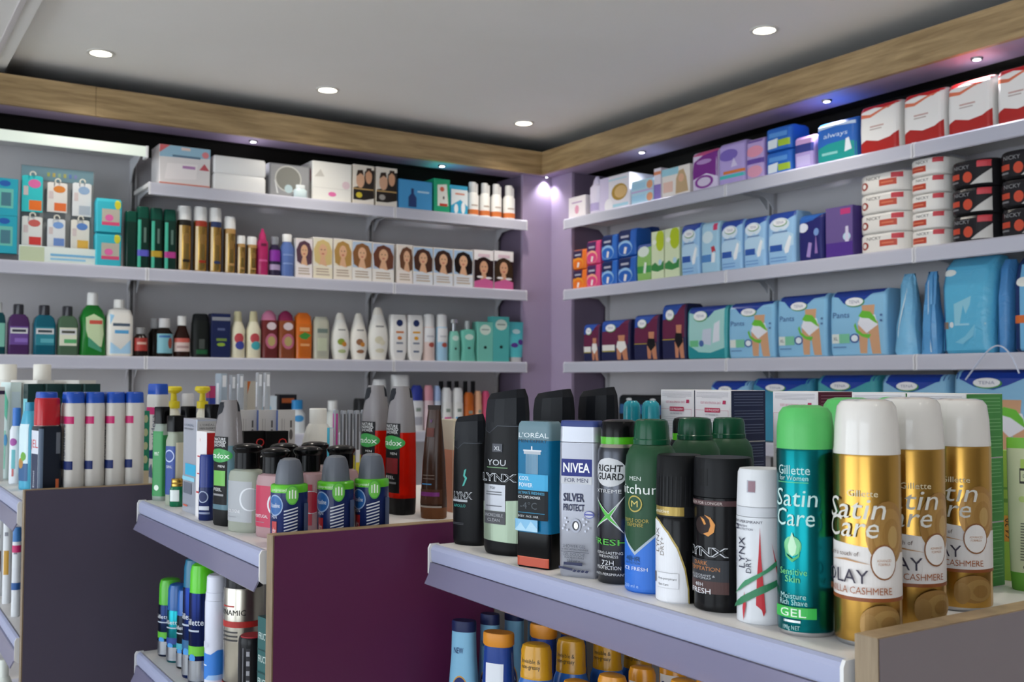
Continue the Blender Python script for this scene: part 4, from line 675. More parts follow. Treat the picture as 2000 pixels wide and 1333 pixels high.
BT = [('r', .02, .1, .98, .92, '262428:f'), ('r', .08, .32, .32, .52, 'c2462e'), ('e', .5, .36, .1, .2, 'c8482c'), ('p', [(.55, .08), (.98, .08), (.98, .6)], 'c9c6c2'), ('r', .7, .68, .97, .92, 'c9404a'), ('t', 'NICKY', .36, .74, .14, '8f8f92', {'w': .36}), ('r', .1, .18, .3, .24, '7a7a7e')]
stack(on_right, Z2, 1844, 1936, 312, 3, 'black_tissue_pack', 'pack', ['black tissue pack, '+w+' of the stack beside the white tissue' for w in ('bottom', 'middle', 'top')], tissue('232225', 0), [(0, 'front', BT)], 'black tissue packs', .15, .015)
stack(on_right, Z2, 1939, 2040, 290, 3, 'black_tissue_pack', 'pack', ['black tissue pack, '+w+' of the stack cut by the right edge' for w in ('bottom', 'middle', 'top')], tissue('232225', 0), [(0, 'front', BT)], 'black tissue packs', .15, .015)

# ================================================================ RIGHT WALL, THIRD SHELF
for a, b, y, fg, st, w in ((1139, 1171, 633, 'f0ece8', True, 'narrowest navy and plum pack with white briefs'), (1173, 1231, 625, 'f0ece8', True, 'wider navy and plum pack with white briefs'), (1237, 1287, 615, '1c1a1e', False, 'navy and plum pack with black briefs beside the white ones'), (1292, 1340, 594, '1c1a1e', False, 'tallest navy and plum pack, next to the teal pack')):
    RW(Z3, a, b, y, 'discreet_pants_pack', 'pack', w, bag('26284f', .15), [(0, 'front', dark_pants(fg, st))], 'navy and plum packs', d=.1)
RW(Z3, 1341, 1420, 598, 'teal_pants_pack', 'pack', 'teal pack with white pads printed on it', bag('3fa6ac', .2), [(0, 'front', [('r', 0, 0, 1, 1, 'a6d6d2'), ('p', [(0, 0), (1, 0), (1, .22), (.6, .12), (.3, .14), (0, .3)], '1f8f98'), ('p', [(0, 1), (0, .9), (.2, .86), (.3, .74), (.55, .78), (.7, .9), (1, .95), (1, 1)], '20409a'), ('p', [(.38, .3), (.42, .56), (.64, .58), (.62, .26)], 'c9d2e2'), ('p', [(.66, .3), (.7, .66), (.84, .72), (.84, .34)], 'dfe4ee'), ('r', .08, .24, .3, .36, '6fc08a'), ('e', .38, .3, .06, .06, '4a6aa8')] + oval(.34, .82, .17, .09))], d=.11)
for a, b, y, tx, w in ((1422, 1514, 590, 'Pants', 'smallest'), (1517, 1616, 576, 'Pants', 'middle'), (1620, 1733, 566, 'Pants', 'largest')):
    RW(Z3, a, b, y, 'blue_pants_pack', 'pack', w+' of the three pale blue packs with green arrows on the third shelf', bag('86bfe4', .15), [(0, 'front', pants_art(tx, xl=a > 1500))], 'pale blue packs with green arrows', d=.13)
def limp(a, b, y, col, nm, w, arts=(), lean=0, dd=.06, prof=None):
    P = on_right(a, b, y, Z3, dd, .03)
    return product(nm, w, 'pack', 'limp pale blue plastic packs', P, [('film_wrap', col+':w', .8, 'e', prof or [(0, .9, .9), (.06, 1, 1), (.35, .8, 1.1), (.6, .62, .9), (.85, .5, .7), (.95, .42, .4), (1, .4, .1)], {'wob': .004})], arts)
limp(1740, 1790, 534, '7fc0e6', 'limp_pad_pack', 'slumped pale blue plastic pack leaning beside the largest pants pack', [(0, 'front', [('p', [(.1, .03), (.3, .4), (.55, .8), (.6, .95), (.63, .95), (.58, .78), (.34, .38), (.16, .03)], 'd3e6f0')])])
limp(1792, 1832, 530, '5fa2d8', 'limp_pad_pack', 'second slumped blue plastic pack, in front of the big bag', [(0, 'front', [('p', [(.6, .03), (.5, .4), (.42, .9), (.46, .9), (.54, .4), (.66, .03)], 'c9e0ee')])], dd=.05)
RW(Z3, 1834, 1937, 500, 'slip_pad_bag', 'pack', 'big glossy turquoise bag with a brown strip sign and navy side', [('film_wrap', '5cb4da:w', .35, 'r', [(0, .95, .8), (.04, 1, 1), (.3, .97, 1.05), (.7, 1, 1), (.9, .98, .8), (1, .9, .3)], {'wob': .002})],
   [(0, 'front', [('r', 0, .0, .1, .95, '1f3f80'), ('r', 0, .26, .18, .33, '8a7868'), ('e', .24, .3, .04, .03, 'd6dce0'), ('p', [(.3, .3), (.26, .7), (.34, .82), (.6, .84), (.62, .6), (.55, .34), (.46, .5), (.4, .3)], '8fcbe0'), ('e', .48, .80, .07, .03, 'd9eef4'), ('e', .60, .82, .05, .02, 'e6f4f8'), ('r', .3, .29, .9, .31, '9ad0e6'), ('e', .16, .84, .13, .035, 'e8ece8'), ('p', [(.3, .12), (.5, .18), (.7, .3), (.66, .18), (.45, .1)], '7cc4e0')])], d=.15)
limp(1940, 1972, 505, '4c8cc8', 'limp_pad_pack', 'tall folded blue plastic pack beside the big turquoise bag', prof=[(0, .8, 1), (.1, 1, 1), (.6, 1, 1), (.9, .8, .7), (1, .5, .2)], dd=.1)
RW(Z3, 1975, 2050, 495, 'navy_pad_bag', 'pack', 'navy and pale blue bag with an orange strip cut by the right edge', [('film_wrap', '1c3164:w', .35, 'r', [(0, .95, .8), (.04, 1, 1), (.7, 1, 1), (.9, .98, .8), (1, .9, .3)])], [(0, 'front', [('r', .2, .02, .98, .9, '6fb2dc'), ('r', .0, .3, .6, .38, 'd66c2e'), ('e', .3, .72, .2, .05, 'e6e8e2')])], d=.14)

# ================================================================ RIGHT WALL, FOURTH SHELF
TB = [(1383, 1462, 744, '8fc4e6', 'flattest and farthest of the large blue topped packs behind the cartons'), (1464, 1585, 739, '3f8fae', 'second large blue topped pack behind the cartons, with teal flank'), (1590, 1712, 733, '49a4ac', 'third large blue topped pack behind the cartons, with teal waves'), (1716, 1850, 732, '8fc4e6', 'fourth large blue topped pack, behind the white capped cans'), (1856, 2030, 722, '8fc4e6', 'largest blue topped pack at the right edge, above the green tube')]
for a, b, y, c, w in TB:
    RW(Z4, a, b, y, 'large_pants_pack', 'pack', w, bag(c+':w', .3), [(0, 'front', [('p', [(0, 1), (0, .9), (.12, .88), (.28, .8), (.5, .77), (.66, .82), (.85, .9), (1, .93), (1, 1)], '2343a4:f')] + (legs(.7, 'd3a27c', 'e9eaf2', .66) if c == '8fc4e6' else []) + ([('p', [(.55, .5), (.62, .58), (.76, .55), (.84, .45), (.86, .35), (.7, .46)], '6cbf3a')] if c == '8fc4e6' else []) + oval(.42, .85, .16, .055, hf=.035))], 'large blue topped packs', d=.15)

# thin clear strap hanging from the shelf edge in front of the big blue topped pack
pts = [hitx(px, py, XR-.02) + Vector((-.01*k, 0, EYE)) for k, (px, py) in enumerate(((1886, 742), (1905, 722), (1925, 700), (1945, 682), (1965, 674), (1985, 680), (2004, 700), (2020, 730)))]
cu = bpy.data.curves.new('packing_strap', 'CURVE'); cu.dimensions = '3D'; cu.bevel_depth = .0022; cu.bevel_resolution = 2
sp = cu.splines.new('NURBS'); sp.points.add(len(pts)-1); sp.use_endpoint_u = True; sp.order_u = 4
for q, p in zip(sp.points, pts): q.co = (p.x, p.y, p.z, 1)
cu.materials.append(M('c9d2e6')); tmp = link(bpy.data.objects.new('strap_curve', cu)); me = bpy.data.meshes.new_from_object(tmp); bpy.data.objects.remove(tmp); bpy.data.curves.remove(cu); o = link(bpy.data.objects.new('packing_strap', me)); o['label'] = 'thin clear plastic strap looping over the third shelf edge at the right'; o['category'] = 'strap'
# ================================================================ NEAREST ISLAND UNIT, TOP SHELF, FRONT ROW
def G(nm, cat, label, parts, arts=(), grp=None, z=ZG, seg=10, **k):
    xl, xr, yt = k.pop('x')[0:2] + (k.pop('y'),)
    k['el'] = min(1, parts[0][2]*(1 if parts[0][3] == 'e' else .6)) if parts[0][2] > .3 else 0
    return product(nm, label, cat, grp, on_top(xl, xr, yt, z, **k), parts, arts, seg)
def lynx_parts(): return [('bottle', '0d0e11', .85, 'e', [(0, .84, .86), (.012, .92, .95), (.04, .97, 1), (.35, 1, 1), (.66, .98, .96), (.80, .93, .9)]),
    ('cap', '15171c', .75, 'e', [(.80, .95, .92), (.87, .95, .90), (.955, .90, .80), (1, .78, .50)], {'sm': 12, 'seg': 2, 'tilt': .14})]
def chevron(): return [('p', [(.0, .81), (.0, .775), (.26, .745), (.46, .79), (1.0, .79), (1.0, .81)], '15171c'), ('p', [(.0, .775), (.0, .772), (.26, .742), (.46, .787), (1.0, .787), (1.0, .79), (.46, .79), (.26, .745)], '4d525c')]
def lynx_logo(cu, cv, h, w, col='c9ccd2', inner='17181c'): return [('t', 'LYNX', cu, cv, h, col, {'w': w, 'b': .035}), ('t', 'LYNX', cu, cv, h*.97, inner, {'w': w*.97})]
G('shower_gel_bottle', 'bottle', 'smaller black shower gel bottle with a turquoise arrow mark, first on the nearest shelf', lynx_parts(), [(0, 'front', chevron() + [('p', [(.5, .58), (.57, .59), (.53, .54), (.60, .52), (.50, .46), (.44, .455), (.53, .515), (.47, .535)], '3aa79c')] + lynx_logo(.45, .385, .05, .62) + [('r', .1, .335, .62, .352, 'a9acb2'), ('t', 'APOLLO', .36, .305, .022, '3aa79c', {'w': .4}), ('r', .1, .17, .5, .173, '5a5c62'), ('r', .1, .16, .5, .163, '5a5c62')])],
  'black shower gel bottles', x=(884, 951), y=812, yb=1067, asp=.55, delta=35)
G('shower_gel_bottle', 'bottle', 'tall black shower gel bottle lettered YOU with a pale green base panel', lynx_parts(), [(0, 'front', chevron() + [('p', [(.06, .09), (.06, .46), (.94, .42), (.94, .08)], '8f9f8a:s'), ('p', [(.06, .32), (.06, .62), (.94, .62), (.94, .34)], '0d0e11'), ('r', .36, .63, .6, .68, '4a4d55'), ('t', 'XL', .48, .652, .025, 'c9ccd0', {'w': .16}), ('t', 'YOU', .46, .565, .036, 'c9cbd0', {'w': .44}), ('r', .22, .532, .72, .536, '7fae7a'), ('r', .14, .27, .68, .43, '9ea0a6:s'), ('r', .14, .19, .68, .268, '4b4c50'), ('t', 'YOU', .38, .41, .016, '4a4c52', {'w': .12})] + bars(.22, .6, (.385, .37, .30), .006, '5e6066') + [('t', 'INCREDIBLE', .42, .245, .018, 'a9abb0', {'w': .44}), ('t', 'CLEAN', .42, .215, .018, 'a9abb0', {'w': .3})] + lynx_logo(.5, .475, .045, .8))],
  'black shower gel bottles', x=(944, 1037), y=765, yb=1087, asp=.58, delta=38)
G('shower_gel_bottle', 'bottle', 'transparent blue shower gel bottle with black base and orange foot strip',
  [('base', '0a0a0c:f', .4, 'r', [(0, .95, .95), (.01, 1, 1), (.24, 1, 1)]), ('bottle', '1a8cc4:l', .4, 'r', [(.24, 1, 1), (.87, 1, 1)]), ('bottle_top', '8fb0be:l', .4, 'r', [(.87, 1, 1), (.96, .99, .98), (.985, .95, .93), (1, .86, .84)])],
  [(0, 'front', [('r', .03, .012, .97, .075, 'b8482a'), ('r', .03, .07, .97, .075, 'd0674a')]), (1, 'front', [('r', .3, .62, .66, .80, '8fb0c4'), ('r', .22, .795, .76, .805, 'd8dde2'), ('r', .24, .775, .74, .795, 'aeb6bf'), ('r', .46, .8, .5, .83, 'd8dde2')] + [('r', .3+i*.04, .62, .318+i*.04, .775, '5f93b4') for i in range(9)] + [('r', .1, .53, .95, .64, '2fa0d0'), ('t', 'COOL', .28, .61, .028, 'eef4f8', {'w': .3}), ('t', 'POWER', .33, .565, .028, 'eef4f8', {'w': .4}), ('r', .1, .33, .95, .53, '15181c'), ('t', 'ULTIMATE FRESHNESS', .5, .512, .018, '4fb0d8', {'w': .78}), ('t', 'ICY-CAPS SHOWER', .44, .482, .018, 'eef0f2', {'w': .66}), ('t', '-4°C', .42, .425, .045, '4b5258', {'w': .5}), ('r', .12, .375, .9, .378, '2fa0d0'), ('t', 'BODY . FACE . HAIR', .42, .352, .014, 'cfd4d8', {'w': .6}), ('r', .02, .25, .7, .33, '7fb8dc'), ('p', [(.02, .25), (.2, .31), (.35, .26), (.5, .32), (.7, .27), (.7, .25)], 'a9d0e6')]),
   (2, 'front', [('t', "L'ORÉAL", .52, .905, .032, 'dfe8ec', {'w': .88}), ('t', 'MEN EXPERT', .5, .865, .022, '1d2f3a', {'w': .84})])], None, x=(1010, 1098), y=823, yb=1112, asp=.55, delta=38)
G('shower_gel_bottle', 'bottle', 'silver grey shower gel bottle with a dark blue top and logo plate',
  [('bottle', '9a9ca6:s', .6, 'r', [(0, .9, .9), (.02, .96, .98), (.5, 1, 1), (.86, .97, .96)]), ('cap', 'b0b3bc:s', .6, 'r', [(.864, .965, .955), (.92, .95, .94), (.925, .955, .945), (.962, .94, .92)]), ('cap_top', '34427c', .6, 'r', [(.962, .945, .925), (.992, .94, .92), (1, .91, .88)])],
  [(0, 'front', [('r', .1, .645, .86, .755, '1f2a78'), ('t', 'NIVEA', .48, .70, .058, 'f0f1f4', {'w': .66, 'b': .02}), ('r', .1, .595, .86, .645, 'c2c4cb'), ('t', 'FOR MEN', .48, .62, .026, '2c3358', {'w': .58}), ('t', 'SILVER', .42, .51, .05, '2b3050', {'w': .52, 'b': .02}), ('t', 'PROTECT', .42, .445, .042, '2b3050', {'w': .52, 'b': .02}), ('e', .47, .33, .13, .044, '75767e:m'), ('e', .47, .33, .085, .03, '3a3b42'), ('e', .48, .33, .05, .022, 'c6c7cc:m'), ('e', .8, .405, .12, .024, '5a60a8'), ('e', .8, .405, .1, .019, 'c4c6d4'), ('r', .7, .40, .9, .411, '5a60a8')] + [('e', .47+dx, .33+dy, .02, .007, '8d8f98:m') for dx, dy in ((-.22, .02), (-.28, 0), (-.2, -.03), (-.25, .045), (.22, .01), (.28, .03), (.25, -.03), (.33, -.01), (-.3, -.02), (.2, .045))] + [('t', 'SHOWER GEL', .45, .20, .02, '50545f', {'w': .56}), ('t', 'LONG LASTING FRESHNESS', .48, .18, .011, '30343f', {'w': .64}), ('r', .14, .163, .82, .166, '30343f'), ('t', 'GEL DOUCHE', .45, .148, .02, '50545f', {'w': .54}), ('t', 'FRAICHEUR DURABLE', .46, .128, .012, '30343f', {'w': .48}), ('t', '250 ml e', .44, .108, .014, '30343f', {'w': .32}), ('r', .2, .08, .66, .098, '2b3050'), ('p', [(.1, .07), (.1, .055), (.42, .045), (.42, .06)], '2b3050')] + [('p', [(.46+i*.1, .055), (.42+i*.1, .04), (.49+i*.1, .038), (.53+i*.1, .053)], '2b3050') for i in range(4)])],
  None, x=(1091, 1181), y=822, yb=1130, asp=.5, delta=24)
G('spray_can', 'can', 'dark grey spray can with a green cross and glossy black cap',
  [('can', '4a4c52:m', 1, 'e', [(0, .95, .95), (.01, 1, 1), (.80, 1, 1), (.83, .93, .93)]), ('collar', 'b9b4a6:m', 1, 'e', [(.83, .93, .93), (.855, .84, .84)]), ('cap_band', '4fae1e:f', 1, 'e', [(.852, .86, .86), (.895, .86, .86)]), ('cap', '0b0b0d:f', 1, 'e', [(.895, .855, .855), (.965, .84, .84), (.99, .76, .76), (1, .55, .55)])],
  [(0, 'front', [('e', .5, .68, .44, .088, 'c9cace'), ('t', 'RIGHT', .5, .705, .04, '1b1c20', {'w': .66, 'sk': .1, 'b': .02}), ('t', 'GUARD', .5, .655, .04, '1b1c20', {'w': .7, 'sk': .1, 'b': .02}), ('t', 'XTREME', .45, .565, .022, 'd3d4d8', {'w': .7}), ('p', [(.06, .53), (.5, .43), (.88, .54), (.57, .415), (.86, .31), (.48, .395), (.02, .32), (.42, .415)], 'd2d4d6'), ('p', [(.14, .505), (.5, .425), (.70, .48), (.54, .41), (.74, .35), (.46, .40), (.10, .34), (.42, .413)], '4cb33a'), ('t', 'FRESH', .45, .255, .036, '56c040', {'w': .95}), ('t', 'LONG-LASTING', .48, .19, .016, 'c9cacc', {'w': .7}), ('t', 'FRESHNESS', .48, .168, .016, 'c9cacc', {'w': .5}), ('t', '72H', .48, .13, .028, 'd3d4d8', {'w': .3}), ('t', 'PROTECTION', .48, .10, .022, 'd3d4d8', {'w': .62}), ('t', 'ANTI-PERSPIRANT', .5, .06, .015, 'c9cacc', {'w': .8})])], None, x=(1167, 1251), y=820, yb=1143, delta=28)
def mitchum(label, art_on=True, **k):
    return G('spray_can', 'can', label, [('can', '234a31', 1, 'e', [(0, .95, .95), (.01, 1, 1), (.70, 1, 1), (.78, .95, .95), (.83, .8, .8), (.85, .66, .66)]), ('cap', '0d4a30:f', 1, 'e', [(.848, .70, .70), (.875, .70, .70), (.88, .67, .67), (.955, .65, .65), (.985, .6, .6), (.993, .5, .5), (.985, .3, .3)])],
     [(0, 'front', ([('p', [(-.5, 0), (1.5, 0), (1.5, .42), (1.0, .36), (.5, .22), (0, .36), (-.5, .42)], '2a6fd0'), ('p', [(.5, .215), (0, .355), (0, .37), (.5, .235), (1.0, .37), (1.0, .355)], 'a9b8c4'), ('t', 'MEN', .5, .655, .024, 'cfd8d2', {'w': .26}), ('t', 'mitchum', .5, .595, .055, 'e6ebe8', {'w': 1.08}), ('e', .5, .51, .16, .048, 'b4a24a'), ('e', .5, .51, .135, .04, '234a31'), ('t', 'M', .5, .51, .036, 'c9b860', {'w': .15}), ('t', 'TRIPLE ODOR', .5, .415, .02, 'b4a24a', {'w': .56}), ('t', 'DEFENSE', .5, .39, .02, 'b4a24a', {'w': .36}), ('t', '48HR', .45, .195, .028, '1d3f5c', {'w': .34}), ('t', 'PROTECTION', .45, .17, .012, '1d3f5c', {'w': .34}), ('t', 'ICE FRESH', .5, .14, .02, 'dfe8f4', {'w': .52}), ('t', '200 ml e', .42, .04, .018, 'a9c8ee', {'w': .34})] if art_on else []))], 'dark green spray cans', **k)
mitchum('dark green and blue spray can in the front row of the nearest shelf', x=(1221, 1325), y=817, yb=1162, delta=38)
mitchum('dark green spray can behind the black capped deodorant', False, x=(1302, 1412), y=814, dep=1.19, Wm=.058, delta=20)
mitchum('dark green spray can right of the other one in the second row', False, x=(1372, 1474), y=814, dep=1.26, Wm=.058, delta=20)
G('deodorant_can', 'can', 'black deodorant with ribbed cap and a curved white panel',
  [('can', '0b0b0d:f', 1, 'e', [(0, .94, .94), (.01, .985, .985), (.55, .985, .985), (.58, .93, .93)]), ('can_neck', '1b1c1f', 1, 'e', [(.58, .95, .95), (.655, .95, .95)]), ('cap', '111214', 1, 'e', [(.655, 1, 1), (.985, .94, .94), (1, .88, .88)])],
  [(0, 'front', [('p', [(-.05, .0), (-.05, .56), (.1, .57), (.3, .555), (.55, .48), (.75, .38), (.9, .24), (.97, .1), (.98, 0)], 'b09a54'), ('p', [(-.05, .0), (-.05, .55), (.1, .56), (.28, .545), (.52, .47), (.72, .37), (.87, .23), (.94, .1), (.95, 0)], 'e4e5ea'), ('t', 'LYNX', .26, .42, .10, '6a6058', {'w': .3, 'rot': 90}) if False else ('t', 'LYNX', .22, .42, .045, '6d645c', {'rot': 90}), ('t', 'DRY+', .38, .38, .035, '8a8078', {'rot': 90}), ('r', .02, .13, .17, .2, '6e625a'), ('r', .24, .1, .76, .205, '9a9a9e'), ('r', .245, .102, .755, .203, 'e4e5ea'), ('t', 'Anti-perspirant', .5, .165, .016, '5a5a60', {'w': .44}), ('t', 'Skin Care', .42, .125, .014, '5a5a60', {'w': .26})]), (1, 'front', [('r', .02, .59, .86, .65, '9c8440:s'), ('t', 'Sensitive', .3, .62, .026, 'e8e2cc', {'w': .5})]), (2, 'front', [('r', i*.09-.2, .66, i*.09-.18, .86, '1a1b1e') for i in range(14)])], None, x=(1281, 1374), y=888, yb=1181, delta=32)
G('deodorant_can', 'can', 'black deodorant can with an orange swirl', [('can', '0c0c0e:f', 1, 'e', [(0, .95, .95), (.008, 1, 1), (.74, 1, 1)]), ('cap', '121316', 1, 'e', [(.745, 1, 1), (.97, .985, .985), (1, .95, .95)])],
  [(0, 'front', [('r', 0.02, .69, 1.3, .725, '4a3234'), ('t', 'LONGER FOR LONGER', .42, .707, .018, 'c9bcb8', {'w': .8}), ('e', .5, .56, .21, .062, '2a1f1e'), ('p', [(.5, .63), (.62, .615), (.70, .57), (.68, .52), (.58, .49), (.48, .505), (.58, .52), (.62, .56), (.60, .6)], 'd08a3c'), ('p', [(.42, .615), (.5, .60), (.54, .57), (.5, .565), (.46, .59)], 'd08a3c')] + lynx_logo(.47, .39, .055, .9, 'd2d3d8', '141518') + [('r', .1, .12, .92, .34, '2c2e33'), ('r', .1, .12, .92, .2, '4a3230'), ('t', 'DARK', .42, .315, .026, 'b8743a', {'w': .3}), ('t', 'TEMPTATION', .46, .28, .026, 'b8743a', {'w': .64}), ('t', 'DEODORANT &', .44, .235, .014, 'b9babf', {'w': .52}), ('t', 'BODYSPRAY', .44, .218, .014, 'b9babf', {'w': .4}), ('t', '48H', .4, .175, .024, 'd3d4d8', {'w': .18}), ('t', 'FRESH', .42, .135, .034, 'e4e5e8', {'w': .42})]), (1, 'front', [('r', .38, .82, .56, .93, '0c0d0f')])], None, x=(1356, 1470), y=893, yb=1199, delta=38)
G('deodorant_can', 'can', 'white deodorant can with red and green slashes', [('can', 'd4d7dc:f', 1, 'e', [(0, .95, .95), (.008, 1, 1), (.69, 1, 1)]), ('collar', 'cdd0d6', 1, 'e', [(.693, .99, .99), (.755, .985, .985)]), ('cap', 'd8dade', 1, 'e', [(.758, .985, .985), (.975, .93, .93), (1, .86, .86)])],
  [(0, 'front', [('t', 'ANTI-PERSPIRANT', .38, .66, .017, '2e3046', {'w': .74}), ('r', .0, .605, .18, .64, '2e3046'), ('t', '48H', .09, .622, .02, 'e6e8ec', {'w': .13}), ('t', 'FRESH', .32, .632, .013, '4a4c60', {'w': .22}), ('t', 'PROTECTION', .38, .612, .013, '4a4c60', {'w': .36}), ('t', 'AFRICA', .1, .41, .022, '5a5c6c', {'rot': 90}), ('t', 'LYNX', .3, .46, .055, '23253e', {'rot': 90}), ('t', 'DRY', .47, .38, .036, '23253e', {'rot': 90}),
     ('p', [(.7, .63), (.72, .45), (.76, .25), (.8, .09), (.76, .06), (.73, .1), (.62, .13), (.64, .3), (.67, .45)], 'b8202c'), ('p', [(.92, .53), (1.0, .42), (1.12, .3), (1.18, .17), (1.1, .22), (1.02, .34)], 'b8202c'), ('p', [(.38, .21), (.42, .12), (.36, .02), (.34, .1)], 'b8202c'),
     ('p', [(-.05, .08), (.3, .17), (.7, .25), (1.05, .30), (1.25, .33), (1.0, .25), (.65, .19), (.3, .12)], '2f7a52'), ('p', [(.1, .18), (.4, .28), (.8, .36), (1.3, .5), (1.0, .38), (.6, .29), (.3, .22)], '3a8a60')]), (2, 'front', [('r', .42, .85, .6, .93, 'a9aab4'), ('r', .45, .855, .6, .925, '8a6a74')])], None, x=(1440, 1536), y=915, yb=1223, delta=26)
def satin(label, full=True, **k):
    return G('shave_gel_can', 'can', label, [('base_rim', 'c9cbce:m', 1, 'e', [(0, .93, .93), (.012, .97, .97), (.02, .97, .97)]), ('can', '0d6f74:m', 1, 'e', [(.02, .99, .99), (.03, 1, 1), (.80, 1, 1), (.81, .97, .97)]), ('cap', '55b862', 1, 'e', [(.81, .99, .99), (.9, .985, .985), (.965, .92, .92), (.99, .78, .78), (1, .5, .5)])],
     [(1, 'front', ([('t', 'Gillette', .46, .72, .04, 'b9d6d4', {'w': .62}), ('t', 'for Women', .46, .685, .022, 'b9d6d4', {'w': .56}), ('r', .14, .664, .74, .667, '5fc07a'), ('t', 'Satin', .5, .60, .075, 'bfe0dc', {'w': .80, 'sk': .1}), ('t', 'Care', .48, .515, .075, 'bfe0dc', {'w': .74, 'sk': .1}), ('e', .46, .39, .16, .042, '7cc98f'), ('p', [(.46, .45), (.38, .39), (.4, .36), (.46, .345), (.52, .36), (.54, .39)], 'bfe6c4'), ('p', [(.3, .41), (.36, .35), (.46, .335), (.56, .35), (.62, .41), (.58, .345), (.46, .32), (.34, .345)], '4fae6a'), ('t', 'Sensitive', .46, .28, .028, '6fc87a', {'w': .5}), ('t', 'Skin', .46, .248, .028, '6fc87a', {'w': .26}), ('t', 'Moisture', .46, .175, .024, 'a9cfcc', {'w': .46}), ('t', 'Rich Shave', .46, .148, .024, 'a9cfcc', {'w': .5}), ('r', .1, .08, .86, .128, '35b04a'), ('t', 'GEL', .46, .104, .034, 'e0f0e0', {'w': .46}), ('r', .3, .062, .6, .072, 'c9d4d6:m'), ('t', '198g NET', .44, .04, .018, 'a9cfcc', {'w': .3})] if full else []))], 'teal shave gel cans with green caps', **k)
satin('teal shave gel can with a bright green cap in the front row', x=(1520, 1630), y=792, yb=1247, delta=22)
satin('teal shave gel can in the second row, green cap peeping beside the nearest white cap', False, x=(1606, 1710), y=777, dep=.968, delta=20)
satin('teal shave gel can in the second row, hidden behind two white capped gold cans', False, x=(1706, 1804), y=776, dep=1.03, delta=20)
def goldcan(label, **k):
    return G('gold_shave_gel_can', 'can', label, [('base_rim', 'b9babd:m', 1, 'e', [(0, .93, .93), (.012, .97, .97), (.02, .97, .97)]), ('can', 'b98f45:m', 1, 'e', [(.02, .99, .99), (.03, 1, 1), (.765, 1, 1), (.775, .98, .98)]), ('cap', 'dad6d1:g', 1, 'e', [(.775, 1.0, 1.0), (.79, 1.0, 1.0), (.80, .985, .985), (.9, .95, .95), (.97, .88, .88), (.992, .76, .76), (1, .55, .55)])],
     [(1, 'front', [('p', [(-.5, .20), (1.5, .20), (1.5, .375), (1.2, .38), (.8, .40), (.3, .415), (-.5, .42)], 'e0dbd8'), ('r', -.5, .185, 1.5, .20, '8a4a22'),
        ('e', 1.02, .46, .34, .13, 'a67c42:s'), ('e', 1.05, .46, .26, .10, 'b48b4e:s'), ('e', 1.08, .45, .16, .07, 'a98045:s'), ('e', 1.1, .445, .09, .045, 'bf9c60:s'), ('e', .95, .345, .205, .072, '8a5a34'), ('e', .95, .345, .185, .065, 'e3dfdc'), ('t', 'ADVANCED', .95, .352, .01, 'b07a4a', {'w': .22}), ('t', 'FORMULA', .95, .337, .01, 'b07a4a', {'w': .18}),
        ('t', 'Gillette', .64, .62, .026, 'd9cbaa', {'w': .44}), ('t', 'Satin', .52, .56, .085, 'd8d5cc', {'w': .92, 'sk': .22}), ('t', 'Care', .46, .485, .085, 'd8d5cc', {'w': .84, 'sk': .22}), ('t', 'with a touch of', .32, .375, .018, '5a4030', {'w': .54}), ('p', [(.1, .345), (.4, .355), (.78, .335), (.4, .347)], 'b98a5a'),
        ('t', 'OLAY', .36, .285, .055, '3a3444', {'w': .72}), ('t', 'VANILLA CASHMERE', .5, .23, .028, 'a05a2c', {'w': 1.1}), ('e', .9, .11, .3, .065, 'a37c46:s'), ('e', .98, .105, .22, .05, 'b59157:s'), ('e', .72, .09, .12, .05, 'ab8650:s'), ('e', 1.0, .1, .12, .03, 'a67f48:s')])], 'gold shave gel cans with white caps', **k)
goldcan('nearest gold shave gel can with white cap, beside the teal can', x=(1631, 1761), y=780, yb=1268, Wm=.0525, delta=24)
goldcan('middle gold shave gel can, half hidden by the nearest gold one', x=(1714, 1839), y=776, dep=.915, delta=8)
goldcan('gold shave gel can farthest right, beside the green cartons', x=(1816, 1929), y=779, dep=.985, delta=24)
# second row behind
for a, b, y, dd, w in ((1038, 1126, 765, 1.385, 'directly behind the clear blue bottle'), (1126, 1211, 761, 1.40, 'behind the silver bottle and the grey spray can')):
    G('shower_gel_bottle', 'bottle', 'tall black bottle in the second row, '+w, lynx_parts(), [(0, 'front', chevron())], 'black shower gel bottles', x=(a, b), y=y, dep=dd, asp=.58, delta=38)
G('spray_can', 'can', 'black capped spray can with green collar in the second row between green cans', [('can', '4a4c52:m', 1, 'e', [(0, .95, .95), (.01, 1, 1), (.80, 1, 1), (.83, .93, .93)]), ('cap_band', '4fae1e:f', 1, 'e', [(.83, .86, .86), (.88, .86, .86)]), ('cap', '0b0b0d:f', 1, 'e', [(.88, .855, .855), (.965, .84, .84), (.99, .76, .76), (1, .55, .55)])], (), None, x=(1308, 1384), y=815, dep=1.30)
for a, b, w in ((1216, 1252, 'left'), (1252, 1290, 'right')):
    G('teal_cap_can', 'can', w+' one of two cans with pale turquoise caps behind the black bottles', spray('9ec0c4:m', '2596a8:f', .76, .94, .55), (), 'cans with turquoise caps', x=(a, b), y=783, dep=1.46 if w == 'left' else 1.435)
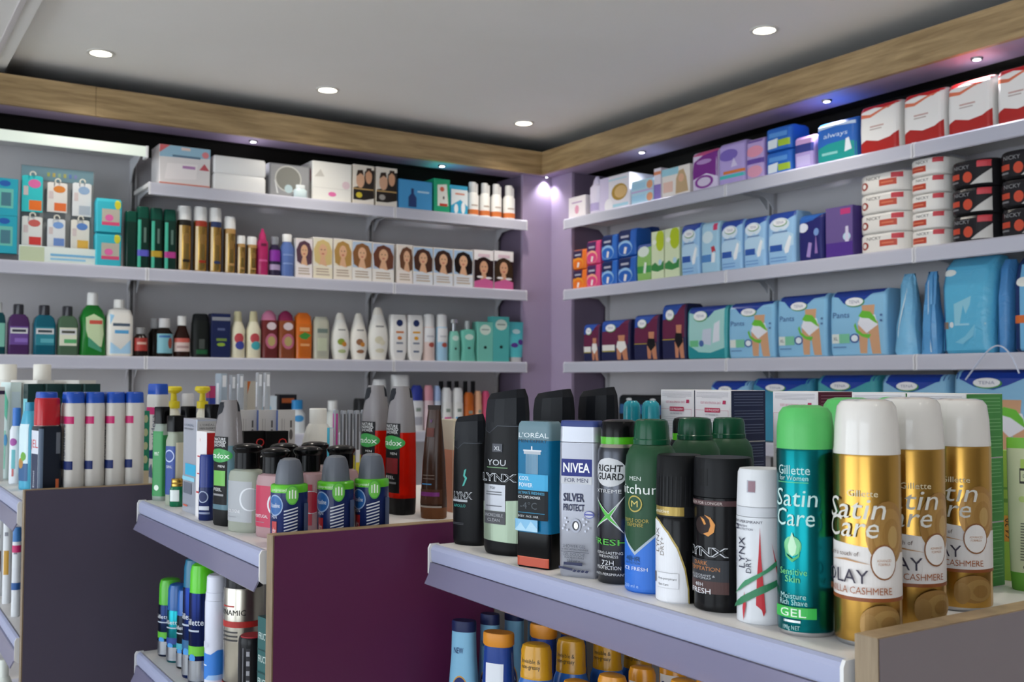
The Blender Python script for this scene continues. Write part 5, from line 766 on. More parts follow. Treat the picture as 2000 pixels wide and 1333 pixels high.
# cartons with their printed backs to the camera
def philosophy(edge): return [('r', .02, .02, .98, .98, 'ddd9dc')] + bars(.06, .94, (.95, .925, .90, .875), .008, 'a39fa6') + bars(.22, .78, (.85,), .008, 'a39fa6') + [('t', 'LIVE YOUNG FOR LESS', .46, .75, .045, 'c97a92', {'w': .56, 'rot': 180}), ('p', [(.8, .8), (.79, .73), (.87, .73), (.88, .8)], 'b02a54'), ('r', .3, .56, .72, .65, 'b3244c'), ('t', 'OUR PHILOSOPHY', .51, .605, .045, 'f0dfe4', {'w': .38}), ('t', 'WE PROMISE TO', .5, .51, .028, '8a8490', {'w': .36}), ('r', .04, .6, .3, .606, 'c97a92'), ('r', .72, .6, .96, .606, 'c97a92'), ('r', .04, .1, .046, .6, 'c97a92'), ('r', .954, .1, .96, .6, 'c97a92')] + bars(.12, .88, (.44, .4, .36, .3, .26, .2, .16), .008, 'b5b0b8')
def carton_stack(y1, y0, col, name, n=3, dx=.062):
    for k in range(n):
        P = (Vector((.955+dx/2, (y0+y1)/2, EYE+ZG+.066*k+.0003)), -pi/2, y1-y0-.0012, dx, .0655)
        product('face_cream_carton', name+(', bottom one', ', middle one', ', top one')[k], 'box', 'face cream cartons on the nearest island unit', P, carton('e3dfde', .02), [(0, 'front', philosophy(col)), (0, 'right', [('r', 0, 0, 1, 1, col)] + bars(.08, .92, [.93-.055*i for i in range(15) if i not in (5, 10)], .016, {'232c4c': '56607e', '5c1e34': '8a5a6a', '3f8f3e': '6fb06a'}[col]))])
carton_stack(1.1066, 1.0386, '232c4c', 'white backed carton of the far stack behind the green spray cans')
carton_stack(1.0380, .970, '232c4c', 'white backed carton with navy flank behind the green spray cans')
carton_stack(.900, .829, '5c1e34', 'white backed carton with maroon flank behind the teal can')
carton_stack(.782, .7105, '3f8f3e', 'white backed carton of the hidden stack behind the gold cans')
carton_stack(.7100, .639, '3f8f3e', 'white backed carton with green flank right of the gold cans')
G('hair_mask_box', 'box', 'lime green box with an orange price sticker behind the green tube', carton('9cc64a'), [(0, 'front', [('r', .25, .3, .7, .5, 'e0a03a'), ('t', '£4.39', .48, .4, .05, '3a2a1a', {'rot': 90}), ('r', .1, .6, .9, .63, '6a9a3a'), ('r', .1, .7, .9, .72, '6a9a3a')])], None, x=(1948, 1990), y=880, dep=1.12, asp=1.001, delta=5)
G('green_tube', 'tube', 'cream tube with green top and bottom at the right edge of the nearest shelf', [('cap', '6aa83c', .9, 'e', [(0, .8, .9), (.01, .84, .95), (.12, .9, 1)]), ('tube', 'cdd2ac', .9, 'e', [(.12, .9, 1), (.5, .97, .8), (.93, 1, .2)]), ('crimp', '7cc43c', .9, 'e', [(.93, 1.0, .2), (1, 1.0, .12)])], [(1, 'front', [('r', .3, .74, .95, .86, 'a9c85a'), ('r', .28, .70, .95, .80, '3a3c34'), ('r', .3, .715, .93, .785, 'cdd2ac'), ('t', 'DERMA', .5, .75, .02, '3a3c34', {'w': .3})] + bars(.3, .9, [.44-.018*i for i in range(14)], .007, '5f6254') + [('e', .35, .6, .08, .02, 'b3c878'), ('t', 'C', .4, .16, .03, '3a3c34')])], None, x=(1968, 2052), y=856, dep=1.06, asp=.5, delta=5)

# ================================================================ NEAREST ISLAND UNIT, LOWER SHELF (sun lotions)
def suncream(label, xw, x, y, kind):
    if kind == 'ice': P = [('bottle', '7fb6d6', .8, 'e', [(0, .9, .92), (.03, 1, 1), (.5, 1, 1), (.74, .84, .88), (.92, .80, .84)]), ('cap', '1c2550', .9, 'e', [(.92, .84, .88), (.985, .84, .88), (1, .78, .82)])]; A = [(0, 'front', [('e', .5, .47, .3, .12, 'c9923a'), ('e', .5, .47, .27, .108, '1c2a66'), ('t', 'NIVEA', .5, .49, .04, 'eef0f4', {'w': .42}), ('t', 'SUN', .5, .445, .034, 'd9a23c', {'w': .26}), ('t', 'NEW', .44, .78, .045, '1c2a66', {'w': .34})])]
    elif kind == 'navy': P = [('bottle', '1d3f8c:f', .8, 'e', [(0, .9, .92), (.03, 1, 1), (.45, 1, 1), (.90, .84, .88)]), ('cap', 'd68a26', .9, 'e', [(.90, .84, .9), (.915, .93, .96), (.985, .93, .96), (1, .88, .9)])]; A = [(0, 'front', [('r', .22, .35, .78, .78, 'dfe3ea'), ('t', 'RECOMMENDS', .5, .62, .024, '2a3a6a', {'w': .46}), ('t', 'CLOTHING,', .5, .57, .024, '2a3a6a', {'w': .4}), ('t', 'SHADE &', .5, .52, .024, '2a3a6a', {'w': .36}), ('t', 'SUNSCREEN', .5, .47, .024, '2a3a6a', {'w': .46}), ('t', 'SPF15+', .5, .42, .024, '2a3a6a', {'w': .3}), ('e', .5, .26, .28, .09, 'c9923a'), ('e', .5, .26, .25, .08, '1c2a66')])]
    elif kind == 'yellow': P = [('bottle', '2f66b4:f', .9, 'e', [(0, .9, .92), (.03, 1, 1), (.55, 1, 1), (.70, .92, .95), (.755, .78, .84)]), ('cap', 'c9921c:f', .95, 'e', [(.755, .80, .86), (.79, .80, .86), (.795, .78, .84), (.95, .76, .82), (.987, .68, .74), (1, .5, .55)])]; A = [(1, 'front', [('t', 'Invisible &', .46, .885, .03, '3a3a2c', {'w': .5}), ('t', 'non-greasy', .46, .845, .03, '3a3a2c', {'w': .5})])]
    else: P = [('bottle', '8a4a1c:f', .95, 'e', [(0, .9, .92), (.03, 1, 1), (.55, 1, 1), (.66, .86, .9)]), ('cap', 'd08a1e:f', .95, 'e', [(.66, .9, .94), (.95, .86, .9), (.99, .74, .8), (1, .5, .55)])]; A = [(1, 'front', [('r', .15, .70, .8, .90, 'd9d2cc'), ('e', .3, .8, .11, .05, '2a2a60'), ('e', .32, .8, .08, .035, 'd9d2cc'), ('r', .46, .83, .76, .845, '5a5a78'), ('r', .46, .79, .76, .805, '5a5a78'), ('r', .46, .75, .76, .765, '5a5a78')])]
    f = {'ice': 1, 'navy': 1.04, 'yellow': 1.26, 'amber': 1.1}[kind]; mx, hw = (x[0]+x[1])/2, (x[1]-x[0])/2*f; x = (mx-hw, mx+hw)
    G('sun_lotion_bottle', 'bottle', label, P, A, 'sun lotion bottles under the nearest shelf', z=ZL, seg=8, x=x, y=y, xw=xw, asp=.62, delta=26)
suncream('pale blue sun lotion bottle nearest the plum panel', .672, (880, 938), 1212, 'ice')
suncream('pale blue sun lotion bottle, second from the front of its file', .711, (936, 982), 1199, 'ice')
suncream('pale blue sun lotion bottle, third from the front of its file', .75, (983, 1029), 1191, 'ice')
suncream('pale blue sun lotion bottle at the back of its file', .79, (1028, 1074), 1196, 'ice')
suncream('navy sun lotion bottle with orange cap and white sticker, at the front', .682, (944, 1008), 1235, 'navy')
suncream('navy sun lotion bottle with orange cap, second in its file', .74, (1035, 1091), 1219, 'navy')
suncream('navy sun lotion bottle with orange cap, third in its file', .79, (1093, 1148), 1214, 'navy')
suncream('yellow capped blue sun spray, front one of its file', .69, (1018, 1080), 1257, 'yellow')
suncream('yellow capped blue sun spray, second of its file', .74, (1087, 1145), 1247, 'yellow')
suncream('yellow capped blue sun spray, third of its file', .79, (1158, 1214), 1243, 'yellow')
suncream('yellow capped blue sun spray, fourth of its file under the shelf edge', .838, (1218, 1272), 1246, 'yellow')
suncream('amber sun oil bottle at the bottom edge, lowest of the ambers', .685, (1098, 1156), 1329, 'amber')
suncream('amber sun oil bottle with sticker on its cap, first in the middle file', .705, (1166, 1226), 1317, 'amber')
suncream('amber sun oil bottle with sticker on its cap, second in the middle file', .755, (1226, 1281), 1302, 'amber')
suncream('amber sun oil bottle with sticker on its cap, third in the middle file', .805, (1286, 1341), 1290, 'amber')
suncream('amber sun oil bottle cut by the frame, left of the last cap', .715, (1305, 1364), 1327, 'amber')
suncream('amber sun oil bottle nearest the shelf end cap', .765, (1357, 1413), 1313, 'amber')

# ================================================================ MIDDLE ISLAND UNIT, TOP SHELF
G('mouthwash_bottle', 'bottle', 'clear bottle with green front label and square black cap', [('bottle', 'b9c6bd:l', .6, 'r', [(0, .96, .96), (.02, 1, 1), (.72, 1, 1), (.79, .8, .8), (.82, .7, .9)]), ('cap', '0a0a0c:f', .5, 'r', [(.82, .8, 1.0), (.99, .8, 1.0), (1, .74, .92)])], [(0, 'front', [('r', .05, .05, .95, .74, '2f8a4a'), ('t', 'MINT', .5, .5, .04, 'dfeee0', {'w': .4}), ('e', .5, .14, .2, .03, 'dfeee0')]), (0, 'right', [('r', .05, .05, .8, .7, '2f7a44')])], None, x=(297, 331), y=795, yb=979, asp=.8, delta=45)
G('mouthwash_bottle', 'bottle', 'clear bottle with a cream label, square black cap and blue flank', [('bottle', 'c3cbb9:l', .6, 'r', [(0, .96, .96), (.02, 1, 1), (.72, 1, 1), (.78, .8, .8), (.82, .7, .9)]), ('cap', '0a0a0c:f', .5, 'r', [(.82, .8, 1.0), (.99, .8, 1.0), (1, .74, .92)])], [(0, 'front', [('r', .05, .12, .95, .66, '1f3f8c'), ('e', .5, .55, .4, .07, 'b9c6e6'), ('e', .5, .55, .34, .055, '1f3f8c'), ('t', 'ORAL', .5, .43, .03, 'dfe4f0', {'w': .5})]), (0, 'right', [('r', .12, .08, .7, .7, 'd9d3bc')])], None, x=(322, 360), y=812, yb=988, asp=.9, delta=50)
for a, b, y, w in ((352, 386, 794, 'behind the silver carton'), (399, 431, 790, 'behind the grey blue shower gel')): G('mouthwash_bottle', 'bottle', 'clear bottle with square black cap in the second row, '+w, [('bottle', 'c3cbb9:l', .6, 'r', [(0, .96, .96), (.02, 1, 1), (.72, 1, 1), (.78, .8, .8), (.82, .7, .9)]), ('cap', '0a0a0c:f', .5, 'r', [(.82, .8, 1.0), (.99, .8, 1.0), (1, .74, .92)])], (), None, x=(a, b), y=y, dep=1.83, asp=.9, delta=50)
G('green_jar', 'jar', 'small emerald jar with gold ribbed lid and white label', [('jar_body', '0f6a48:g', .8, 'e', [(0, .9, .9), (.04, 1, 1), (.6, 1, 1), (.72, .85, .85)]), ('lid', 'b9974c:m', 1, 'e', [(.72, .82, .82), (.78, .86, .86), (.82, .8, .8), (.86, .86, .86), (.9, .8, .8), (.97, .86, .86), (1, .8, .8)])], [(0, 'front', [('r', .1, .2, .8, .6, 'dfe6e4')])], None, x=(332, 359), y=935, yb=991)
G('hydrating_carton', 'box', 'tall silver carton with a turquoise band', carton('b4b9c6:s', .03), [(0, 'front', [('t', "L'ORÉAL", .45, .93, .025, '5f6a80', {'w': .7}), ('t', 'MEN EXPERT', .45, .89, .02, '30394a', {'w': .7}), ('r', .2, .40, 1, .52, '35a8d0'), ('r', 0, .34, .9, .38, '8fd0e6'), ('r', .1, .2, .7, .32, '6a6f7c'), ('r', .1, .06, .4, .08, 'c9604a')]), (0, 'right', [('r', .02, .02, .98, .98, 'a9a7a6'), ('t', "L'ORÉAL", .5, .94, .022, '5a5a5c', {'w': .7}), ('t', 'MEN EXPERT', .5, .905, .018, '3a3a3c', {'w': .74}), ('r', .03, .4, .97, .52, '3a8fae'), ('r', .1, .2, .9, .36, '8a8888')])], None, x=(357, 421), y=818, yb=1003, asp=.44, delta=74)
G('post_shave_carton', 'box', 'slim white carton with a red upper flank', carton('e6e3e4', .03), [(0, 'front', [('t', 'E', .4, .9, .03, 'c02a30'), ('r', .15, .7, .8, .715, 'c02a30'), ('r', .15, .5, .6, .512, 'c02a30'), ('r', .1, .28, .7, .3, 'c02a30')]), (0, 'right', [('r', 0, .02, 1, .99, 'a81e20'), ('e', .5, .6, .28, .04, 'e0a8a4'), ('e', .5, .6, .2, .028, 'a81e20')])], None, x=(382, 421), y=843, yb=1013, asp=.33, delta=72)
G('roll_on_stick', 'bottle', 'navy blue roll-on stick with navy cap', [('bottle', '1a2758:f', .9, 'e', [(0, .92, .92), (.02, 1, 1), (.5, 1, 1)]), ('cap', '22347c:f', .9, 'e', [(.502, .98, .98), (.96, .96, .96), (1, .86, .86)])], [(0, 'front', [('e', .45, .36, .36, .09, 'a9b4cc'), ('e', .45, .36, .3, .075, '1a2758'), ('r', .15, .16, .85, .22, 'c9cdd8'), ('r', .15, .1, .9, .13, '8a93ae')])], None, x=(388, 420), y=888, yb=1018, asp=.9, delta=30)
def radox(liq, cap, lab, label, **k):
    W = G('shower_gel_bottle', 'bottle', label, [('base', '111214', .7, 'e', [(0, .9, .9), (.015, .97, .97), (.13, 1, 1)]), ('bottle', liq, .7, 'e', [(.13, 1, 1), (.4, .99, 1), (.64, .95, .97)]), ('bottle_shoulder', 'aba6a8:l', .7, 'e', [(.64, .95, .97), (.8, .84, .88), (.9, .72, .78), (.965, .62, .68), (1, .5, .54)])],
      [(1, 'front', [('r', .2, .17, .9, .71, '0b0c0e'), ('t', 'NATURE', .54, .69, .022, 'e4e4e4', {'w': .56}), ('t', 'INSPIRED', .54, .665, .022, 'e4e4e4', {'w': .6}), ('t', 'SHOWER', .54, .64, .022, 'e4e4e4', {'w': .56}), ('e', .55, .56, .5, .055, '3a9a4a'), ('t', 'radox', .55, .56, .045, 'eef4ee', {'w': .82}), ('t', 'MEN', .66, .475, .018, 'e4e4e4', {'w': .3}), ('r', .3, .32, .85, .44, lab), ('t', 'FEEL', .52, .29, .024, 'e4e4e4', {'w': .42}), ('r', .3, .24, .8, .255, '8a8a8c')]), (2, 'front', [('p', [(-.1, .66), (-.1, .98), (.55, .985), (.62, .95), (.55, .90), (.35, .88), (.2, .80), (.1, .70)], '1d2026')]), (2, 'right', [('r', .62, .91, .85, .985, '1d2026')])], 'shower gel bottles with hooked caps', **k)
    return W
radox('7a9fae:l', '', '6ab04a', 'grey blue shower gel bottle with a hooked grey cap', x=(416, 473), y=782, yb=1028, asp=.7, delta=58)
radox('e0200e:l', '', '7a1a20', 'red shower gel bottle, the one farther from the brown tube', x=(706, 764), y=753, dep=1.70, asp=.7, delta=58)
radox('e0200e:l', '', '7a1a20', 'red shower gel bottle, the one nearer the brown tube', x=(752, 812), y=755, yb=1006, asp=.7, delta=58)
def cologne(label, liq, lab, txt, **k):
    return G('cologne_bottle', 'bottle', label, [('bottle', liq, .75, 'e', [(0, .94, .94), (.02, 1, 1), (.62, 1, 1), (.69, .9, .92), (.72, .5, .7)]), ('cap', '08080a:f', 1, 'e', [(.72, .62, .96), (.90, .62, .96), (.912, .66, 1.02), (.935, .72, 1.12), (.96, .72, 1.12), (.985, .6, .93), (1, .3, .46)])], [(0, 'front', ([('r', .05, .12, .95, .58, lab), ('e', .9, .38, .3, .13, 'd3d6da'), ('e', .93, .38, .27, .12, lab), ('t', txt, .38, .24, .034, 'e6e6e8', {'w': .5}), ('r', .1, .17, .5, .176, '8a8c92')] if lab else []))], 'cologne bottles with black mushroom caps', **k)
cologne('clear cologne bottle with grey label and black mushroom cap, front one', 'c9cfc0:l', 'a4a7ac', 'COLOGNE', x=(446, 517), y=867, yb=1041, asp=.62, delta=50)
cologne('pink cologne bottle with a crimson label beside the clear one', 'dab4b8:l', 'b8284c', 'PORTUGAL', x=(500, 572), y=875, yb=1052, asp=.62, delta=50)
cologne('pink cologne bottle in the middle, cap left of the middle green collared deodorant', 'dab4b8:l', 'b0283c', 'PORTUGAL', x=(568, 638), y=872, dep=1.43, asp=.62, delta=50)
cologne('cologne bottle behind, cap just left of the middle one', 'd3bfc0:l', None, '', x=(523, 590), y=866, dep=1.54, asp=.62, delta=50)
cologne('cologne bottle behind, cap peeping right of the middle one', 'd3bfc0:l', None, '', x=(584, 650), y=863, dep=1.57, asp=.62, delta=50)
cologne('cologne bottle between the second and third green collared deodorants', 'dab4b8:l', 'b0283c', 'PORTUGAL', x=(634, 702), y=870, dep=1.50, asp=.62, delta=50)
for a, b, y, w in ((532, 603, 895, 'nearest'), (622, 693, 890, 'middle'), (694, 761, 886, 'farthest')):
    G('compressed_deodorant', 'can', w+' of the three navy deodorants with green collar and grey dome cap', [('can', '1c2a5c:f', 1, 'e', [(0, .95, .95), (.015, 1, 1), (.62, 1, 1)]), ('collar', '5cb82a:f', 1, 'e', [(.62, 1.0, 1.0), (.69, 1.0, 1.0), (.705, .95, .95), (.712, .82, .82)]), ('cap', '5d626c', 1, 'e', [(.71, .78, .78), (.83, .73, .73), (.93, .64, .64), (.98, .52, .52), (1, .3, .3)])],
      [(0, 'front', [('e', .12, .48, .26, .12, '8fa8cc'), ('e', .12, .48, .23, .105, '1f5a9c'), ('t', 'Vaseline', .12, .48, .05, 'e6ecf4', {'w': .34}), ('t', 'MEN', .1, .35, .035, 'c9cfe0', {'w': .2}), ('r', .02, .1, .2, .3, 'b02a2c'), ('t', 'dry', .11, .2, .06, 'e8e4e4', {'w': .12})] + [('p', [(.42, .05+i*.036), (.76, .09+i*.036), (.76, .105+i*.036), (.42, .065+i*.036)], 'c9cdd6') for i in range(11)] + [('e', .62, .60, .16, .11, '4fa43a'), ('e', .62, .60, .135, .095, '6cc04a'), ('r', .54, .56, .57, .65, 'e4f0e0'), ('r', .60, .56, .64, .66, 'e4f0e0'), ('r', .67, .56, .71, .65, 'e4f0e0'), ('r', .93, .1, 1.1, .5, '4a5878')]), (1, 'front', [('t', 'compressed', .22, .655, .035, 'dff0cc', {'w': .5}), ('e', .62, .66, .14, .04, '6cc04a')])], 'navy deodorants with green collars', x=(a, b), y=y, yw=1.2665, delta=5)
G('hair_mask_tube', 'tube', 'dark brown glossy tube with a purple band standing on its cap', [('cap', '6a3f20:f', .9, 'e', [(0, .9, .95), (.01, .97, 1), (.1, 1, 1)]), ('tube', '3a241a:f', .9, 'e', [(.1, 1, 1), (.13, 1, 1), (.5, .86, .8), (.8, .66, .42), (.96, .52, .14)]), ('crimp', '241814', .9, 'e', [(.96, .54, .16), (1, .56, .1)])], [(1, 'front', [('r', .0, .10, 1, .115, 'a9a29c'), ('r', .0, .13, 1, .26, '4a2c1c'), ('r', .05, .2, .9, .235, '7a2a7c'), ('r', .15, .3, .6, .31, '4a90c8'), ('r', .2, .35, .7, .355, '8a7a70'), ('r', .2, .38, .7, .385, '8a7a70'), ('r', .3, .72, .6, .80, '5a2418'), ('t', 'V', .45, .86, .03, '6a2a7c')])], None, x=(821, 873), y=792, yb=1015, asp=.75, delta=30)
G('depilatory_box', 'box', 'beige and salmon carton behind the first black bottle', carton('d6cbb4'), [(0, 'right', [('r', 0, .0, 1, .68, 'd99a7c'), ('t', 'cream', .4, .82, .05, '7a9a5a', {'w': .7}), ('r', .2, .55, .7, .565, 'a05a44')]), (0, 'front', [('r', 0, .0, 1, .68, 'd99a7c'), ('r', .2, .2, .5, .5, 'b97a60')])], None, x=(845, 930), y=820, dep=1.70, asp=.6, delta=62)
for a, b, w in ((473, 520, 'left'), (516, 564, 'right')): G('black_carton', 'box', w+' one of two black cartons with a red and white letter mark', carton('0d0c0d', .03), [(0, 'right', [('t', 'O', .74, .86, .1, 'c0302c'), ('t', 'P', .74, .68, .1, 'e6e2e0')]), (0, 'front', [('r', .3, .4, .7, .6, '3a3638')])], 'black cartons with letter mark', x=(a, b), y=842, dep=1.66 if w == 'left' else 1.67, asp=1.9, delta=76)
for a, b, w in ((466, 502, 'left'), (503, 540, 'middle'), (541, 577, 'right')): G('shaver_carton', 'box', w+' of three pale grey cartons above the black cartons', carton('b7b3b0', .03), [(0, 'right', [('r', .2, .6, .25, .9, '9a9694'), ('r', .35, .6, .38, .9, '9a9694'), ('e', .75, .72, .1, .06, '5a5654'), ('r', .7, .8, .8, .88, '5a5654')]), (0, 'left', [('r', 0, 0, 1, 1, '2a3a6a')]), (0, 'front', [('r', 0, 0, 1, 1, '3a5088')])], 'pale grey cartons', x=(a, b), y=801, dep=1.86, asp=1.9, delta=78)
G('talc_bottle', 'bottle', 'white squat bottle with white screw cap and a magenta logo', [('bottle', 'e6e3da:f', .8, 'e', [(0, .95, .95), (.02, 1, 1), (.62, 1, 1), (.78, .75, .75), (.82, .6, .6)]), ('cap', 'e9e6de', 1, 'e', [(.82, .6, .6), (.99, .6, .6), (1, .55, .55)])], [(0, 'front', [('p', [(.1, .32), (.14, .44), (.5, .52), (.62, .34)], '8a8a94'), ('p', [(.1, .3), (.1, .36), (.6, .4), (.62, .3)], 'd43a90')])], None, x=(594, 650), y=798, dep=1.93, delta=20)
for i, (xc, hc) in enumerate([(657, 'b83a90'), (672, '55565a'), (685, '4a4b50'), (698, '55565a'), (711, '60616a')]):
    G('toothbrush_pack', 'pack', ['first', 'second', 'third', 'fourth', 'fifth'][i]+' upright toothbrush pack with yellow label left of the red bottles', [('blister', 'c9ced6:l', .3, 'r', [(0, 1, 1), (.97, 1, 1), (1, .8, .8)])], [(0, 'right', [('r', .3, .5, .7, .96, hc), ('r', .1, .18, .9, .52, 'd8cc34'), ('r', .1, .42, .9, .56, 'dfe4e8')]), (0, 'front', [('r', .3, .5, .7, .96, hc), ('r', .1, .2, .9, .5, 'd8cc34')])], 'toothbrush packs', x=(xc-7, xc+6), y=801+(i % 2), dep=1.80+.01*i, asp=1.1, delta=60)
G('toothpaste_box', 'box', 'thin turquoise and white carton left of the toothbrush packs', carton('3fa8c0'), [(0, 'right', [('r', 0, .5, 1, 1, 'd9e6ea')])], None, x=(640, 652), y=836, dep=1.76, asp=1.001, delta=60)

# ================================================================ MIDDLE ISLAND UNIT, LOWER SHELF
def shave(label, body, cap, xl, xr, y, acc, yb=None, xw=None, txt='Gillette', zc=.67):
    G('shave_gel_can', 'can', label, [('can', body, 1, 'e', [(0, .95, .95), (.012, 1, 1), (zc-.02, 1, 1), (zc, .96, .96)]), ('cap', cap, 1, 'e', [(zc, .97, .97), (.93, .93, .93), (.985, .82, .82), (1, .6, .6)])], [(0, 'front', [('r', -.4, .24, 1.4, .32, acc), ('t', txt, .5, .52, .05, 'dfe3ea', {'w': .95}), ('r', .2, .44, .8, .455, 'b9c4d4'), ('e', .5, .22, .16, .035, '3f8fd4'), ('r', -.4, .03, 1.4, .20, 'a9adb4:m')])], 'shave gel cans on the lower middle shelf', z=ZL, x=(xl, xr), y=y, yb=yb, xw=xw, delta=45)
shave('shave gel can with translucent green cap, farthest left on the lower shelf', '1e2a4a:m', '4fb02c:f', 309, 352, 1130, '5ab030', yb=1284)
shave('shave gel can with blue cap and teal body', '1c7a84:m', '1f5ca0:f', 326, 369, 1140, '1f3f8c', yb=1296)
shave('small shave foam can with blue cap, third on the lower shelf', '20242c:m', '2a62b0:f', 345, 382, 1150, '3fa0b4', yb=1308)
shave('tall shave gel can with a deep turquoise cap', '1a2c66:m', '1a6a8c:f', 356, 404, 1090, '1c5a8a', yb=1327, zc=.76)
shave('tall shave gel can with lime green cap', '1a2450:m', '5ccc24:f', 377, 424, 1100, '6ac030', xw=.478, zc=.76)
G('razor_pack', 'pack', 'dark blister pack with orange base between the lime and white cans', [('blister', '232a3a:f', .4, 'r', [(0, 1, 1), (.5, .9, 1), (.6, 1.05, 1), (.8, .8, .9), (.97, .7, .6), (1, .55, .4)])], [(0, 'front', [('r', .05, .02, .95, .3, 'c9743c'), ('r', .1, .28, .6, .34, 'd05a24'), ('t', 'Gillette', .5, .66, .035, 'dfe3ea', {'w': .8}), ('e', .45, .46, .34, .1, '9ab8a0'), ('e', .45, .46, .3, .088, '2a5a8c'), ('r', .3, .38, .7, .44, 'c9d4dc')])], None, z=ZL, x=(388, 420), y=1112, xw=.503, asp=.7, delta=45)
G('shaving_foam_bottle', 'bottle', 'white foam bottle with a blue lower wave', [('bottle', 'd9dcec:f', .95, 'e', [(0, .95, .95), (.012, 1, 1), (.76, 1, 1), (.78, .97, .97)]), ('cap', 'dcdfee:f', .95, 'e', [(.782, .97, .97), (.85, .95, .95), (.852, .9, .9), (.985, .86, .86), (1, .7, .7)])], [(0, 'front', [('p', [(-.3, .1), (1.3, .1), (1.3, .36), (.9, .36), (.6, .32), (-.3, .34)], '2f7ad0'), ('p', [(-.3, .1), (.3, .1), (.5, .14), (1.3, .15), (1.3, .1)], '9ac0ea'), ('r', .1, .22, .4, .23, 'dfe6f4'), ('e', .25, .4, .25, .03, 'c9ccdc')])], None, z=ZL, x=(408, 452), y=1122, xw=.487, delta=40)
G('hair_spray_can', 'can', 'wide silver can with a black cap and red band', [('can', 'b5b0a4:m', 1, 'e', [(0, .95, .95), (.012, 1, 1), (.80, 1, 1), (.815, .97, .97)]), ('cap', '1c1c1e:f', 1, 'e', [(.815, .94, .94), (.985, .92, .92), (1, .86, .86)])], [(0, 'front', [('r', -.3, .53, 1.3, .575, 'a8221e'), ('t', 'DYNAMIC', .45, .64, .04, '1e1e20', {'w': .9}), ('r', .2, .68, .6, .69, 'a8221e'), ('r', .2, .49, .7, .5, '3a3a3c'), ('r', .2, .46, .7, .47, '3a3a3c'), ('r', .2, .43, .7, .44, '3a3a3c'), ('r', -.3, .0, 1.3, .12, 'a8221e')])], None, z=ZL, x=(444, 520), y=1096, xw=.512, delta=40)
G('wax_pot', 'jar', 'squat black pot with a red lid disc, in front of the silver can', [('pot', '17171a:f', 1, 'e', [(0, .95, .95), (.02, 1, 1), (.93, 1, 1), (.98, .97, .97), (1, .92, .92)]), ('lid_disc', 'a8222c', 1, 'e', [(1.0, .84, .84), (1.012, .84, .84)])], [(0, 'front', [('r', .3, .1, .34, .9, '6a6a70'), ('r', .45, .1, .6, .9, '2c2c30')] + [('r', .47, .12+.1*i, .58, .17+.1*i, '9a9aa0') for i in range(8)])], None, z=ZL, x=(473, 527), y=1242, xw=.470, delta=20)
G('shampoo_box', 'box', 'dark teal lettered carton against the plum panel', carton('2a5a5a'), [(0, 'front', sum([[('t', 'FRUCTIS', .5, .86-.17*i, .05, 'cfe0dc', {'w': .8}), ('r', .0, .75-.17*i, 1, .76-.17*i, '1a3f40')] for i in range(5)], []))], None, z=ZL, x=(510, 555), y=1206, yw=1.285, asp=.5, delta=62)

# ================================================================ FARTHEST ISLAND UNIT
def hs(label, x, y, k=None, **kw):
    G('shampoo_bottle', 'bottle', label, [('bottle', 'd6d2cc', .75, 'r', [(0, .93, .93), (.02, 1, 1), (.86, 1, 1), (.895, .94, .94)]), ('cap', '1f50b4:f', .75, 'r', [(.895, .93, .93), (.985, .9, .9), (1, .84, .84)])], [(0, 'front', [('r', .1, .70, 1.12, .77, 'c8286c'), ('t', 'shoulders', .72, .5, .07, '2a3a5a', {'rot': 90}), ('r', .3, .27, 1.1, .35, '1c2c66'), ('p', [(.2, .1), (.6, .22), (.8, .08)], '5a6a8a')])], 'white shampoo bottles with blue caps', x=x, y=y, asp=.58, delta=kw.pop('delta', 78), **kw)
for i, xc in enumerate((92, 144, 183, 223, 260)):
    hs(['first', 'second', 'third', 'fourth', 'fifth'][i]+' white blue capped shampoo bottle counted from the red capped bottle', (xc-22, xc+22), 766, yw=1.985 if i else 2.05)
hs('taller looking white blue capped shampoo bottle standing apart, left of the yellow pump', (288, 330), 750, dep=2.06, delta=62)
G('styling_bottle', 'bottle', 'dark bottle with a big red cap at the corner of the aubergine panel', [('bottle', '20242e:f', .4, 'r', [(0, .96, .96), (.02, 1, 1), (.68, 1, 1), (.72, .96, .96)]), ('cap', 'b8202a:f', .75, 'r', [(.73, .86, .98), (.98, .84, .96), (1, .78, .9)])], [(0, 'front', [('r', .05, .05, .95, .68, 'd3d8e2'), ('t', 'JEL', .5, .55, .08, 'c02a34', {'w': .8}), ('r', .2, .1, .9, .45, '2a3450'), ('t', 'Enamel', .5, .2, .04, 'dfe3ea', {'rot': 90})]), (0, 'right', [('r', .72, .45, .9, .66, '6a6e78'), ('r', .72, .08, .85, .2, 'c8643a'), ('r', .0, .02, .2, .7, '5a6a80')])], None, x=(66, 121), y=778, yw=1.972+.012, asp=.95, delta=72)
G('mouthwash_bottle', 'bottle', 'light blue bottle with printed leaves at the left, beside the red capped bottle', [('bottle', '4aa6c6:f', .7, 'e', [(0, .95, .95), (.02, 1, 1), (.7, 1, 1), (.86, .7, .75), (.9, .45, .6)]), ('cap', '2a88ae:f', 1, 'e', [(.9, .46, .62), (1, .44, .6)])], [(0, 'front', [('r', .1, .3, .9, .75, 'cfe4ea'), ('r', .1, .1, .9, .3, '2a5a8a'), ('e', .4, .3, .2, .06, 'b0803a'), ('e', .6, .38, .2, .05, '6aa83c')])], None, x=(42, 78), y=786, dep=1.99, asp=.7, delta=60)
